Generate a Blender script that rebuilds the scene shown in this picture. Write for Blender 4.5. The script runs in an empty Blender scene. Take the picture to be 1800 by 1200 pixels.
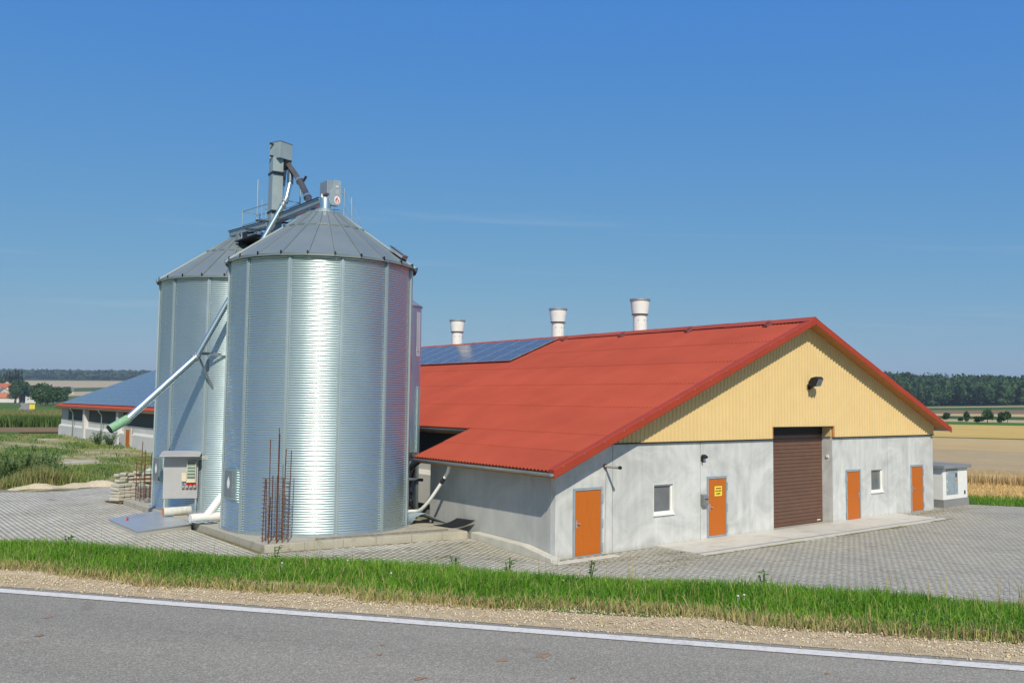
import bpy, math, random
import numpy as np
from mathutils import Vector, Matrix
from math import sin, cos, pi, radians, sqrt, atan2, asin
random.seed(7); rng = np.random.default_rng(7)
S = bpy.context.scene
COL = S.collection

# ------------------------------------------------------------------ camera
cam_d = bpy.data.cameras.new('camera'); cam = bpy.data.objects.new('camera', cam_d); COL.objects.link(cam)
cam_d.sensor_width = 36; cam_d.lens = 31.0; cam_d.clip_start = .1; cam_d.clip_end = 9000
CX = Vector((0.7863, -0.6177, 0.01216)); CU = Vector((-0.0512, -0.0456, 0.9976)); CB = Vector((-0.6157, -0.7851, -0.0675))
m3 = Matrix((CX, CU, CB)).transposed()
m3 = m3.to_quaternion().to_matrix()
CAM = Vector((-17.987, -20.686, 4.85))
cam.matrix_world = Matrix.Translation(CAM) @ m3.to_4x4()
S.camera = cam

# ------------------------------------------------------------------ light
SUN = Vector((-.36, -.63, .67)).normalized()
W = bpy.data.worlds.new('World'); S.world = W; W.use_nodes = True
nt = W.node_tree; nt.nodes.clear()
out = nt.nodes.new('ShaderNodeOutputWorld'); bg = nt.nodes.new('ShaderNodeBackground')
sky = nt.nodes.new('ShaderNodeTexSky'); sky.sky_type = 'NISHITA'; sky.sun_disc = False
sky.sun_elevation = asin(SUN.z); sky.sun_rotation = atan2(SUN.x, SUN.y)
sky.altitude = 450; sky.air_density = 1.0; sky.dust_density = 0.55; sky.ozone_density = 2.6
bg.inputs['Strength'].default_value = .098
tc = nt.nodes.new('ShaderNodeTexCoord'); sx = nt.nodes.new('ShaderNodeSeparateXYZ'); nt.links.new(tc.outputs['Generated'], sx.inputs[0])
mx = nt.nodes.new('ShaderNodeMath'); mx.operation = 'MAXIMUM'; mx.inputs[1].default_value = .04; nt.links.new(sx.outputs['Z'], mx.inputs[0])
vd = nt.nodes.new('ShaderNodeVectorMath'); vd.operation = 'DIVIDE'
cb = nt.nodes.new('ShaderNodeCombineXYZ'); [nt.links.new(mx.outputs[0], cb.inputs[i]) for i in range(3)]
nt.links.new(tc.outputs['Generated'], vd.inputs[0]); nt.links.new(cb.outputs[0], vd.inputs[1])
mp0 = nt.nodes.new('ShaderNodeMapping'); mp0.inputs['Rotation'].default_value = (0, 0, radians(30)); nt.links.new(vd.outputs[0], mp0.inputs[0])
mp = nt.nodes.new('ShaderNodeMapping'); mp.inputs['Scale'].default_value = (.28, 1.25, 1); nt.links.new(mp0.outputs[0], mp.inputs[0])
ns = nt.nodes.new('ShaderNodeTexNoise'); ns.inputs['Scale'].default_value = .8; ns.inputs['Detail'].default_value = 10; ns.inputs['Roughness'].default_value = .66; ns.inputs['Distortion'].default_value = .5
nt.links.new(mp.outputs[0], ns.inputs['Vector'])
rp = nt.nodes.new('ShaderNodeValToRGB'); rp.color_ramp.elements[0].position = .58; rp.color_ramp.elements[1].position = .84
rp.color_ramp.elements[1].color = (.26, .26, .26, 1)
nt.links.new(ns.outputs['Fac'], rp.inputs[0])
mxc = nt.nodes.new('ShaderNodeMix'); mxc.data_type = 'RGBA'; mxc.inputs[7].default_value = (6.2, 6.8, 7.6, 1)
ssep = nt.nodes.new('ShaderNodeSeparateColor'); scom = nt.nodes.new('ShaderNodeCombineColor'); nt.links.new(sky.outputs[0], ssep.inputs[0])
for i_, (k_, e_) in enumerate(((.49,.94),(.545,.52),(.60,-.04))):      # camera-like rendering of a clear, slightly hazy blue sky
    a_ = nt.nodes.new('ShaderNodeMath'); a_.operation = 'MULTIPLY'; a_.inputs[1].default_value = .098; nt.links.new(ssep.outputs[i_], a_.inputs[0])
    b_ = nt.nodes.new('ShaderNodeMath'); b_.operation = 'POWER'; b_.inputs[1].default_value = e_; nt.links.new(a_.outputs[0], b_.inputs[0])
    c_ = nt.nodes.new('ShaderNodeMath'); c_.operation = 'MULTIPLY'; c_.inputs[1].default_value = k_/.098; nt.links.new(b_.outputs[0], c_.inputs[0]); nt.links.new(c_.outputs[0], scom.inputs[i_])
nt.links.new(rp.outputs[0], mxc.inputs[0]); nt.links.new(scom.outputs[0], mxc.inputs[6])
nt.links.new(mxc.outputs[2], bg.inputs[0]); nt.links.new(bg.outputs[0], out.inputs[0])
sd = bpy.data.lights.new('sun', 'SUN'); sd.energy = 4.6; sd.angle = radians(.53); sd.color = (1, .92, .76)
so = bpy.data.objects.new('sun', sd); COL.objects.link(so); so.rotation_euler = SUN.to_track_quat('Z', 'Y').to_euler()
S.view_settings.view_transform = 'Standard'; S.view_settings.look = 'None'; S.view_settings.gamma = 1
S.view_settings.exposure = 0.0
S.view_settings.use_curve_mapping = False

# ------------------------------------------------------------------ helpers
ORG = {}
def fast_mesh(name, v, faces_flat, nper, smooth=False):
    me = bpy.data.meshes.new(name)
    v = np.asarray(v, dtype=np.float32); fl = np.asarray(faces_flat, dtype=np.int32).ravel(); nf = len(fl) // nper
    me.vertices.add(len(v)); me.vertices.foreach_set('co', v.ravel())
    me.loops.add(len(fl)); me.loops.foreach_set('vertex_index', fl)
    me.polygons.add(nf); me.polygons.foreach_set('loop_start', np.arange(nf, dtype=np.int32) * nper)
    if smooth: me.polygons.foreach_set('use_smooth', np.ones(nf, dtype=bool))
    me.update(calc_edges=True); return me

def tag(o, label=None, cat=None, group=None, kind=None):
    if label: o['label'] = label
    if cat: o['category'] = cat
    if group: o['group'] = group
    if kind: o['kind'] = kind
    return o

def link(name, me, mat=None, parent=None, loc=None):
    o = bpy.data.objects.new(name, me); COL.objects.link(o)
    if mat and me and not me.materials: me.materials.append(mat)
    if parent is not None: o.parent = parent
    if loc is not None: o.location = loc
    return o

def empty(name, loc, label=None, cat=None, group=None):
    o = bpy.data.objects.new(name, None); COL.objects.link(o); o.location = loc; ORG[o.name] = Vector(loc)
    o.empty_display_size = .2
    return tag(o, label, cat, group)

class MB:
    def __init__(s): s.v = []; s.f = []
    def add(s, vs, fs):
        b = len(s.v); s.v += [tuple(p) for p in vs]; s.f += [tuple(i + b for i in q) for q in fs]; return s
    def box(s, x0, x1, y0, y1, z0, z1):
        return s.add([(x0,y0,z0),(x1,y0,z0),(x1,y1,z0),(x0,y1,z0),(x0,y0,z1),(x1,y0,z1),(x1,y1,z1),(x0,y1,z1)],
                     [(0,3,2,1),(4,5,6,7),(0,1,5,4),(1,2,6,5),(2,3,7,6),(3,0,4,7)])
    def obb(s, c, h, rz=0, rx=0, ry=0):
        M = Matrix.Rotation(rz,3,'Z') @ Matrix.Rotation(ry,3,'Y') @ Matrix.Rotation(rx,3,'X'); c = Vector(c)
        vs = [c + M @ Vector((sx*h[0], sy*h[1], sz*h[2])) for sz in (-1,1) for sx, sy in ((-1,-1),(1,-1),(1,1),(-1,1))]
        return s.add(vs, [(0,3,2,1),(4,5,6,7),(0,1,5,4),(1,2,6,5),(2,3,7,6),(3,0,4,7)])
    def beam(s, p0, p1, a, b, up=(0,0,1)):
        p0 = Vector(p0); p1 = Vector(p1); d = (p1-p0).normalized(); u = Vector(up)
        if abs(d.dot(u)) > .98: u = Vector((1,0,0))
        w = d.cross(u).normalized(); u = w.cross(d)
        vs = [p + w*sx*a/2 + u*sy*b/2 for p in (p0,p1) for sx, sy in ((-1,-1),(1,-1),(1,1),(-1,1))]
        return s.add(vs, [(0,3,2,1),(4,5,6,7),(0,1,5,4),(1,2,6,5),(2,3,7,6),(3,0,4,7)])
    def path(s, pts, r, n=10, caps=True):
        pts = [Vector(p) for p in pts]; rs = r if isinstance(r, (list,tuple)) else [r]*len(pts)
        rings = []; prev = None
        for i, p in enumerate(pts):
            d = (pts[min(i+1,len(pts)-1)] - pts[max(i-1,0)]).normalized()
            if prev is None:
                u = Vector((0,0,1)) if abs(d.z) < .9 else Vector((1,0,0)); u = (u - d*u.dot(d)).normalized()
            else: u = (prev - d*prev.dot(d)).normalized()
            prev = u; w = d.cross(u)
            rings.append([p + (u*cos(2*pi*k/n) + w*sin(2*pi*k/n))*rs[i] for k in range(n)])
        b = len(s.v)
        for rg in rings: s.v += [tuple(q) for q in rg]
        for i in range(len(pts)-1):
            for k in range(n):
                k2 = (k+1) % n; s.f.append((b+i*n+k, b+i*n+k2, b+(i+1)*n+k2, b+(i+1)*n+k))
        if caps:
            s.f.append(tuple(b+k for k in reversed(range(n)))); e = b+(len(pts)-1)*n; s.f.append(tuple(e+k for k in range(n)))
        return s
    def tube(s, p0, p1, r, n=8, caps=True): return s.path([p0,p1], r, n, caps)
    def lathe(s, prof, n=24, c=(0,0,0)):
        b = len(s.v)
        for r, z in prof:
            for k in range(n): s.v.append((c[0]+r*cos(2*pi*k/n), c[1]+r*sin(2*pi*k/n), c[2]+z))
        for i in range(len(prof)-1):
            for k in range(n):
                k2 = (k+1) % n; s.f.append((b+i*n+k, b+i*n+k2, b+(i+1)*n+k2, b+(i+1)*n+k))
        return s
    def prism(s, poly, a0, a1, axis='z'):
        n = len(poly)
        if axis == 'z': f = lambda p, a: (p[0], p[1], a)
        elif axis == 'y': f = lambda p, a: (p[0], a, p[1])
        else: f = lambda p, a: (a, p[0], p[1])
        vs = [f(p, a0) for p in poly] + [f(p, a1) for p in poly]
        return s.add(vs, [tuple(reversed(range(n))), tuple(range(n,2*n))] + [(i,(i+1)%n,n+(i+1)%n,n+i) for i in range(n)])
    def build(s, name, mat, parent=None, smooth=False, bevel=0, angle=None):
        o0 = ORG.get(parent.name, Vector((0,0,0))) if parent is not None else Vector((0,0,0))
        me = bpy.data.meshes.new(name); me.from_pydata([(x-o0.x, y-o0.y, z-o0.z) for x,y,z in s.v], [], s.f); me.update()
        if smooth: me.polygons.foreach_set('use_smooth', [True]*len(me.polygons))
        o = link(name, me, mat, parent); ORG[o.name] = o0.copy()
        if smooth and angle: me.set_sharp_from_angle(angle=radians(angle))
        if bevel:
            md = o.modifiers.new('bevel', 'BEVEL'); md.width = bevel; md.segments = 2; md.limit_method = 'ANGLE'
        return o

def single(mb, name, mat, label, cat, smooth=False, group=None, bevel=0, angle=None):
    """a thing made of one mesh, origin at its base centre"""
    v = np.array(mb.v); c = Vector(((v[:,0].min()+v[:,0].max())/2, (v[:,1].min()+v[:,1].max())/2, v[:,2].min()))
    mb.v = [(x-c.x, y-c.y, z-c.z) for x,y,z in mb.v]
    o = mb.build(name, mat, None, smooth, bevel, angle); o.location = c; ORG[o.name] = c
    return tag(o, label, cat, group)

# ------------------------------------------------------------------ materials
def N(t, typ, **kw):
    n = t.nodes.new(typ)
    for k, v in kw.items():
        if k in n.inputs: n.inputs[k].default_value = v
        else: setattr(n, k, v)
    return n
def newmat(name):
    m = bpy.data.materials.new(name); m.use_nodes = True; t = m.node_tree
    return m, t, t.nodes['Principled BSDF']
def coords(t, scale=(1,1,1), obj=False, rot=(0,0,0)):
    if obj: c = N(t,'ShaderNodeTexCoord').outputs['Object']
    else: c = N(t,'ShaderNodeNewGeometry').outputs['Position']
    m = N(t,'ShaderNodeMapping'); m.inputs['Scale'].default_value = scale; m.inputs['Rotation'].default_value = rot
    t.links.new(c, m.inputs[0]); return m.outputs[0]
def noise(t, vec, scale, detail=4, rough=.55, dist=0):
    n = N(t,'ShaderNodeTexNoise', Scale=scale, Detail=detail, Roughness=rough, Distortion=dist); t.links.new(vec, n.inputs['Vector']); return n.outputs['Fac']
def ramp(t, fac, stops):
    r = N(t,'ShaderNodeValToRGB'); e = r.color_ramp.elements
    while len(e) < len(stops): e.new(.5)
    for k, (p, c) in enumerate(stops):
        e[k].position = p; e[k].color = (c, c, c, 1) if isinstance(c, (int,float)) else (*c, 1)
    t.links.new(fac, r.inputs[0]); return r.outputs[0]
def mixc(t, fac, a, b, mode='MIX'):
    m = N(t,'ShaderNodeMix', data_type='RGBA', blend_type=mode)
    for s_, i in ((fac,0),(a,6),(b,7)):
        if hasattr(s_, 'node'): t.links.new(s_, m.inputs[i])
        elif isinstance(s_, (int,float)): m.inputs[i].default_value = s_
        else: m.inputs[i].default_value = (*s_, 1)
    return m.outputs[2]
def bump(t, p, h, strength, dist):
    b = N(t,'ShaderNodeBump', Strength=strength, Distance=dist); t.links.new(h, b.inputs['Height']); t.links.new(b.outputs[0], p.inputs['Normal'])
def simple(name, c1, c2=None, scale=3., rough=.6, metal=0., bmp=0., bdist=.01, bscale=None, lo=.35, hi=.65, spec=.5, obj=False, stretch=(1,1,1), detail=5):
    m, t, p = newmat(name); p.inputs['Roughness'].default_value = rough; p.inputs['Metallic'].default_value = metal; p.inputs['Specular IOR Level'].default_value = spec
    if c2 is None: c2 = tuple(x*.82 for x in c1)
    v = coords(t, stretch, obj); n = noise(t, v, scale, detail)
    t.links.new(ramp(t, n, [(lo,c2),(hi,c1)]), p.inputs['Base Color'])
    if bmp: bump(t, p, noise(t, v, bscale or scale*6, 4), bmp, bdist)
    return m
def island(name, stops, rough=.6, trans=.25, spec=.3, nscale=None, ncol=None):
    """foliage: one random colour per leaf or blade"""
    m, t, p = newmat(name); g = N(t,'ShaderNodeNewGeometry')
    c = ramp(t, g.outputs['Random Per Island'], stops)
    if nscale:
        c = mixc(t, ramp(t, noise(t, g.outputs['Position'], nscale, 3), [(.42,0.),(.6,1.)]), c, ncol, 'MULTIPLY')
    t.links.new(c, p.inputs['Base Color']); p.inputs['Roughness'].default_value = rough; p.inputs['Specular IOR Level'].default_value = spec
    if trans:
        tr = N(t,'ShaderNodeBsdfTranslucent'); t.links.new(c, tr.inputs[0]); ms = N(t,'ShaderNodeMixShader'); ms.inputs[0].default_value = trans
        o = t.nodes['Material Output']; t.links.new(p.outputs[0], ms.inputs[1]); t.links.new(tr.outputs[0], ms.inputs[2]); t.links.new(ms.outputs[0], o.inputs[0])
    return m

def galv_mat(name, a, b, rough=(.26,.42), metal=.92):
    m, t, p = newmat(name); v = coords(t); 
    big = noise(t, coords(t,(1,1,.35)), 1.1, 4); fine = noise(t, v, 38, 2)
    c = mixc(t, .35, ramp(t, big, [(.3,a),(.7,b)]), ramp(t, fine, [(.3,a),(.7,b)]))
    t.links.new(c, p.inputs['Base Color']); p.inputs['Metallic'].default_value = metal
    t.links.new(ramp(t, noise(t, v, 2.2, 5), [(.3,rough[0]),(.7,rough[1])]), p.inputs['Roughness'])
    return m
M = {}
M['galv'] = galv_mat('galvanised_steel', (.42,.53,.55), (.50,.60,.62), (.34,.38), .82)
_p = M['galv'].node_tree.nodes['Principled BSDF']; _p.inputs['Coat Weight'].default_value = 1.; _p.inputs['Coat Roughness'].default_value = .20; _p.inputs['Coat IOR'].default_value = 1.7
M['galv_roof'] = galv_mat('weathered_galvanised', (.195,.235,.235), (.235,.275,.275), (.45,.55), .35)
M['galv_dull'] = galv_mat('dull_galvanised', (.30,.34,.36), (.42,.46,.48), (.4,.58), .6)
M['dark_metal'] = simple('dark_steel', (.035,.038,.042), rough=.5, metal=.5)
M['chute'] = simple('brown_grey_spout', (.17,.15,.14), (.12,.11,.10), rough=.38, metal=.6)
M['bluegrey'] = simple('painted_blue_grey', (.30,.37,.42), (.24,.31,.36), rough=.4, scale=5)
M['grey_panel'] = simple('grey_panel', (.40,.40,.41), (.36,.36,.37), rough=.5, scale=2)
M['white'] = simple('white_plastic', (.80,.80,.78), (.74,.74,.71), rough=.4, scale=4)
M['white_dirty'] = simple('weathered_white', (.66,.66,.62), (.50,.50,.47), rough=.5, scale=5, stretch=(1,1,.3))
M['ivory'] = simple('ivory_plastic', (.66,.60,.44), rough=.5)
M['redp'] = simple('red_plastic', (.55,.03,.03), rough=.35)
M['bluep'] = simple('blue_plastic', (.05,.16,.42), rough=.35)
M['yellow'] = simple('yellow_sheet', (.85,.66,.06), (.80,.60,.04), rough=.5)
M['orange_end'] = simple('orange_plastic', (.62,.22,.08), rough=.5)
M['mint'] = simple('mint_fibreglass', (.46,.72,.55), (.40,.65,.48), rough=.35)
M['green_sleeve'] = simple('green_rubber', (.25,.45,.27), (.20,.38,.22), rough=.5, scale=9)
M['rust'] = simple('rusty_steel', (.17,.065,.035), (.10,.04,.025), rough=.85, scale=14, spec=.2)
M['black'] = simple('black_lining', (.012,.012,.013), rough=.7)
M['glass'] = simple('window_pane', (.16,.17,.18), (.12,.13,.14), rough=.08, scale=1.5, spec=.7)
M['netting'] = simple('dark_wind_netting', (.055,.065,.060), (.04,.05,.046), rough=.7, scale=8)
M['timber'] = simple('old_timber', (.26,.23,.17), (.17,.15,.11), rough=.8, scale=8, bmp=.3)
M['pallet_wood'] = simple('pallet_wood', (.22,.17,.11), (.12,.09,.06), rough=.85, scale=9, bmp=.3)
M['soffit'] = simple('stained_wood', (.56,.24,.06), (.42,.17,.045), rough=.6, scale=6, stretch=(6,1,1))
M['galv_post'] = galv_mat('galvanised_post', (.38,.46,.49), (.48,.56,.59), (.4,.5), .6)
M['head_paint'] = simple('grey_head_sheet', (.30,.37,.40), (.25,.32,.35), rough=.5, scale=3)
M['hatch_grey'] = simple('hatch_grey', (.17,.205,.23), rough=.45)
M['box_grey'] = simple('mid_grey_box', (.20,.205,.21), rough=.45)
M['screw'] = simple('zinc_screw', (.45,.45,.45), rough=.4, metal=.6)

# concrete
def concrete(name, a, b, stain, cloud=.55, fine=.12, streak=True, spec=.3, dirt=None, rough=.72):
    m, t, p = newmat(name); v = coords(t)
    n1 = noise(t, v, cloud, 6, .6, 1.4); n2 = noise(t, coords(t,(5,5,.5)), 1.0, 5, .6); n3 = noise(t, v, 30, 4)
    c = ramp(t, n1, [(.32,b),(.66,a)])
    if streak: c = mixc(t, .25, c, ramp(t, n2, [(.35,b),(.65,a)]))
    c = mixc(t, fine, c, ramp(t, n3, [(.3,stain),(.6,a)]))
    if dirt:
        d = ramp(t, noise(t, v, dirt[0], 6, .65), [(dirt[1],0.),(dirt[2],1.)]); c = mixc(t, d, c, dirt[3])
    if 'precast_concrete' == name:       # splashed mud along the foot of the wall
        sz_ = N(t,'ShaderNodeSeparateXYZ'); t.links.new(v, sz_.inputs[0])
        ad = N(t,'ShaderNodeMath', operation='MULTIPLY_ADD'); ad.inputs[1].default_value = -2.2; t.links.new(sz_.outputs['Z'], ad.inputs[0]); t.links.new(noise(t, coords(t,(3,3,1)), 1.6, 6, .7), ad.inputs[2])
        c = mixc(t, ramp(t, ad.outputs[0], [(.18,0.),(.55,.55)]), c, (.34,.32,.27))
    t.links.new(c, p.inputs['Base Color']); p.inputs['Roughness'].default_value = rough; p.inputs['Specular IOR Level'].default_value = spec
    bump(t, p, noise(t, v, 55, 3), .12, .006)
    return m
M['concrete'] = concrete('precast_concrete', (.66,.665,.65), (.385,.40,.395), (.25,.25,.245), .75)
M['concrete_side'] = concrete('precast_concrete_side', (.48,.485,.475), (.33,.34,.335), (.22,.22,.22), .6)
M['concrete_far'] = concrete('precast_concrete_pale', (.62,.62,.60), (.52,.52,.51), (.35,.35,.35))
M['pad'] = concrete('slab_concrete', (.46,.43,.35), (.37,.345,.28), (.16,.15,.12), 1.2, .25, True, dirt=(2.6,.56,.72,(.24,.21,.15)))
M['apron'] = concrete('apron_concrete', (.60,.57,.50), (.49,.47,.41), (.3,.28,.24), .8, .2, False, dirt=(.9,.55,.72,(.36,.32,.25)))
M['kerb'] = concrete('kerb_concrete', (.60,.58,.51), (.47,.45,.39), (.3,.3,.25), 1.5, .25, False)
M['plinth'] = concrete('grey_plinth', (.26,.26,.26), (.20,.20,.20), (.14,.14,.14))

def roof_mat():
    m, t, p = newmat('red_fibre_cement'); v = coords(t)
    c = ramp(t, noise(t, v, .5, 5), [(.3,(.325,.052,.022)),(.7,(.395,.067,.029))])
    c = mixc(t, ramp(t, noise(t, coords(t,(.5,9,.5)), 1.2, 4), [(.5,0.),(.75,.35)]), c, (.29,.058,.03))
    c = mixc(t, ramp(t, noise(t, v, 22, 3), [(.55,0.),(.75,.3)]), c, (.28,.062,.036))
    c = mixc(t, 1., c, ramp(t, N(t,'ShaderNodeObjectInfo').outputs['Random'], [(0,(.96,.96,.96)),(1,(1.03,1.02,1.))]), 'MULTIPLY')
    c = mixc(t, ramp(t, noise(t, coords(t,(.35,5,.35)), 2.5, 6, .7), [(.56,0.),(.74,.4)]), c, (.25,.06,.034))
    t.links.new(c, p.inputs['Base Color']); p.inputs['Roughness'].default_value = .62; p.inputs['Specular IOR Level'].default_value = .3
    return m
M['roof'] = roof_mat()
M['trim'] = simple('red_trim_paint', (.37,.05,.022), (.33,.045,.02), rough=.6, scale=2, spec=.25)
M['cladding'] = simple('yellow_cladding', (.70,.52,.245), (.665,.49,.23), rough=.45, scale=1.2)
M['brown'] = simple('brown_door_paint', (.15,.078,.052), (.13,.068,.045), rough=.45, scale=2.5)
def wood_mat():
    m, t, p = newmat('orange_wood_door')
    g = noise(t, coords(t,(30,30,1.2)), 1.6, 6, .6, .6)
    c = ramp(t, g, [(.25,(.42,.10,.008)),(.55,(.50,.135,.012)),(.8,(.46,.118,.010))])
    t.links.new(c, p.inputs['Base Color']); p.inputs['Roughness'].default_value = .5; p.inputs['Specular IOR Level'].default_value = .35
    return m
M['wood'] = wood_mat()
def pv_mat():
    m, t, p = newmat('solar_cells')
    uv = N(t,'ShaderNodeTexCoord').outputs['Object']
    br = N(t,'ShaderNodeTexBrick'); br.offset = 0; br.squash = 1
    br.inputs['Color1'].default_value = (.036,.045,.070,1); br.inputs['Color2'].default_value = (.046,.056,.082,1); br.inputs['Mortar'].default_value = (.30,.33,.38,1)
    br.inputs['Scale'].default_value = 1; br.inputs['Mortar Size'].default_value = .007; br.inputs['Brick Width'].default_value = .158; br.inputs['Row Height'].default_value = .145
    t.links.new(uv, br.inputs['Vector']); t.links.new(br.outputs[0], p.inputs['Base Color'])
    p.inputs['Roughness'].default_value = .16; p.inputs['Specular IOR Level'].default_value = .5
    return m
M['pv'] = pv_mat()
M['alu'] = simple('aluminium_frame', (.62,.63,.65), rough=.35, metal=.7)

def asphalt():
    m, t, p = newmat('asphalt'); v = coords(t)
    big = noise(t, v, .45, 5); 
    c = ramp(t, big, [(.3,(.272,.246,.19)),(.7,(.318,.289,.226))])
    vo = N(t,'ShaderNodeTexVoronoi', Scale=120.); t.links.new(v, vo.inputs['Vector'])
    sp = ramp(t, vo.outputs['Distance'], [(.15,1.),(.5,0.)])
    vc = N(t,'ShaderNodeSeparateColor'); t.links.new(vo.outputs['Color'], vc.inputs[0])
    c = mixc(t, .55, c, ramp(t, vc.outputs[0], [(.1,(.175,.16,.13)),(.6,(.28,.258,.21)),(.95,(.49,.46,.385))]))
    c = mixc(t, ramp(t, noise(t, v, 2.1, 6, .7), [(.60,0.),(.74,.35)]), c, (.17,.165,.155))
    c = mixc(t, ramp(t, noise(t, coords(t,(1,1,1),rot=(0,0,.4)), 3.2, 3, .5), [(.67,0.),(.73,.45)]), c, (.21,.17,.13))
    r1 = N(t,'ShaderNodeMapping'); r1.inputs['Rotation'].default_value = (0,0,radians(52)); t.links.new(v, r1.inputs[0]); r2 = N(t,'ShaderNodeMapping'); r2.inputs['Scale'].default_value = (.05,1.1,1); t.links.new(r1.outputs[0], r2.inputs[0])
    c = mixc(t, 1., c, ramp(t, noise(t, r2.outputs[0], 1.3, 4, .6), [(.3,(.86,.86,.86)),(.7,(1.06,1.05,1.03))]), 'MULTIPLY')
    t.links.new(c, p.inputs['Base Color']); p.inputs['Roughness'].default_value = .82; p.inputs['Specular IOR Level'].default_value = .3
    bump(t, p, sp, .35, .004); return m
M['asphalt'] = asphalt()
def paint():
    m, t, p = newmat('road_paint'); v = coords(t)
    c = mixc(t, ramp(t, noise(t, v, 26, 5, .7), [(.50,0.),(.66,.7)]), (.74,.695,.60), (.42,.395,.33))
    c = mixc(t, ramp(t, noise(t, v, 3.5, 6, .75), [(.60,0.),(.68,.75)]), c, (.36,.34,.30))
    t.links.new(c, p.inputs['Base Color']); p.inputs['Roughness'].default_value = .6; return m
M['paint'] = paint()
M['gravel'] = simple('gravel_soil', (.64,.51,.32), (.46,.35,.21), scale=14, rough=.95, bmp=.8, bdist=.02, bscale=60, spec=.1)
M['pebble'] = island('pebbles', [(0,(.42,.33,.21)),(.4,(.56,.46,.30)),(.75,(.64,.54,.37)),(1,(.74,.66,.50))], rough=.85, trans=0, spec=.2)
M['soil'] = simple('grassy_soil', (.13,.20,.04), (.09,.13,.03), scale=3, rough=1, bmp=.5, bscale=30, spec=.1)
M['grass'] = island('verge_grass', [(0,(.10,.24,.018)),(.35,(.18,.37,.032)),(.7,(.26,.46,.05)),(.9,(.34,.50,.085)),(1,(.52,.50,.22))], rough=.5, trans=.45, spec=.12, nscale=1.1, ncol=(.66,.80,.6))
M['drygrass'] = island('dry_grass', [(0,(.28,.19,.09)),(.4,(.48,.37,.18)),(.75,(.42,.40,.13)),(1,(.20,.27,.06))], rough=.7, trans=.2)
M['weedgrass'] = island('meadow_grass', [(0,(.12,.17,.04)),(.4,(.22,.26,.075)),(.7,(.36,.34,.14)),(1,(.50,.42,.22))], rough=.7, trans=.3, nscale=.18, ncol=(.62,.95,.5))
M['weedleaf'] = island('weed_leaves', [(0,(.06,.13,.035)),(.5,(.11,.21,.055)),(.9,(.17,.28,.085)),(1,(.30,.34,.17))], rough=.6, trans=.25)
M['flower'] = simple('pale_clover', (.62,.56,.55), rough=.8)
M['leaf'] = island('tree_leaves', [(0,(.022,.055,.015)),(.5,(.046,.10,.026)),(1,(.09,.16,.042))], rough=.6, trans=.2)
M['conifer'] = island('conifer_needles', [(0,(.010,.026,.013)),(.5,(.020,.042,.020)),(1,(.034,.062,.026))], rough=.6, trans=.1)
M['forest'] = island('forest_leaves', [(0,(.014,.040,.013)),(.5,(.030,.076,.022)),(1,(.062,.125,.036))], rough=.7, trans=.12, nscale=.03, ncol=(.7,.8,.75))
M['trunk'] = simple('bark', (.11,.085,.06), rough=.9, scale=6)
M['maize'] = island('maize_leaves', [(0,(.045,.10,.02)),(.5,(.08,.15,.03)),(1,(.15,.20,.05))], rough=.6, trans=.2)
M['tassel'] = island('maize_tassels', [(0,(.20,.20,.07)),(.5,(.28,.26,.10)),(1,(.17,.21,.05))], rough=.7, trans=.2)
M['wheatstalk'] = island('wheat_stalks', [(0,(.42,.30,.14)),(.5,(.56,.42,.21)),(1,(.68,.52,.27))], rough=.8, trans=.2)
M['straw'] = island('straw', [(0,(.46,.30,.11)),(.5,(.62,.43,.17)),(1,(.76,.56,.26))], rough=.8, trans=.1)
def field(name, a, b, sc=.06, row=0, rot=0):
    m, t, p = newmat(name); v = coords(t)
    c = ramp(t, noise(t, v, sc, 6, .6), [(.3,a),(.7,b)])
    c = mixc(t, .4, c, ramp(t, noise(t, coords(t,(1,.25,1),rot=(0,0,rot)), 1.1, 4, .7), [(.3,tuple(x*.7 for x in a)),(.7,b)]))
    t.links.new(c, p.inputs['Base Color']); p.inputs['Roughness'].default_value = 1; p.inputs['Specular IOR Level'].default_value = .05
    bump(t, p, noise(t, v, 2.5, 5, .7), .6, .25); return m
FR = radians(-61)
M['f_land'] = field('meadow', (.075,.125,.03), (.12,.165,.045))
M['f_grass'] = field('field_grass', (.055,.15,.02), (.09,.21,.035))
M['f_wheat'] = field('ripe_wheat', (.50,.36,.17), (.60,.44,.22), rot=FR)
M['f_wheat2'] = field('dark_ripe_wheat', (.42,.32,.18), (.51,.39,.225), rot=FR)
M['f_stubble'] = field('straw_stubble', (.50,.34,.12), (.66,.46,.18), .4, rot=FR)
M['f_gold'] = field('golden_stubble', (.56,.38,.115), (.66,.46,.16), rot=FR)
M['f_brown'] = field('ploughed_soil', (.21,.14,.085), (.28,.19,.11))
M['f_pale'] = field('pale_stubble', (.44,.34,.20), (.54,.42,.26))
M['f_green'] = field('green_crop', (.045,.10,.03), (.07,.14,.04))
M['sand'] = simple('pale_crushed_stone', (.66,.56,.40), (.52,.43,.29), scale=8, rough=.95, bmp=.8, bdist=.05, bscale=22, spec=.1)
def joint_mat():
    m, t, p = newmat('joint_sand'); v = coords(t); n_ = noise(t, v, 1.2, 5)
    a = ramp(t, n_, [(.35,(.17,.165,.10)),(.65,(.28,.26,.19))]); b = ramp(t, n_, [(.35,(.31,.295,.245)),(.65,(.39,.37,.31))])
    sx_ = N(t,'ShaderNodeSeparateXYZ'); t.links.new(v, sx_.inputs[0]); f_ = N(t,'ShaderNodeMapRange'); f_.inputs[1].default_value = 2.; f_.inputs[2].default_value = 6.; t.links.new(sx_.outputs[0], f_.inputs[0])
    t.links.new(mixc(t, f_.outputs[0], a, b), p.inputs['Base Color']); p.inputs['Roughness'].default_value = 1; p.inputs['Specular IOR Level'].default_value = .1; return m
M['joint'] = joint_mat()
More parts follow.
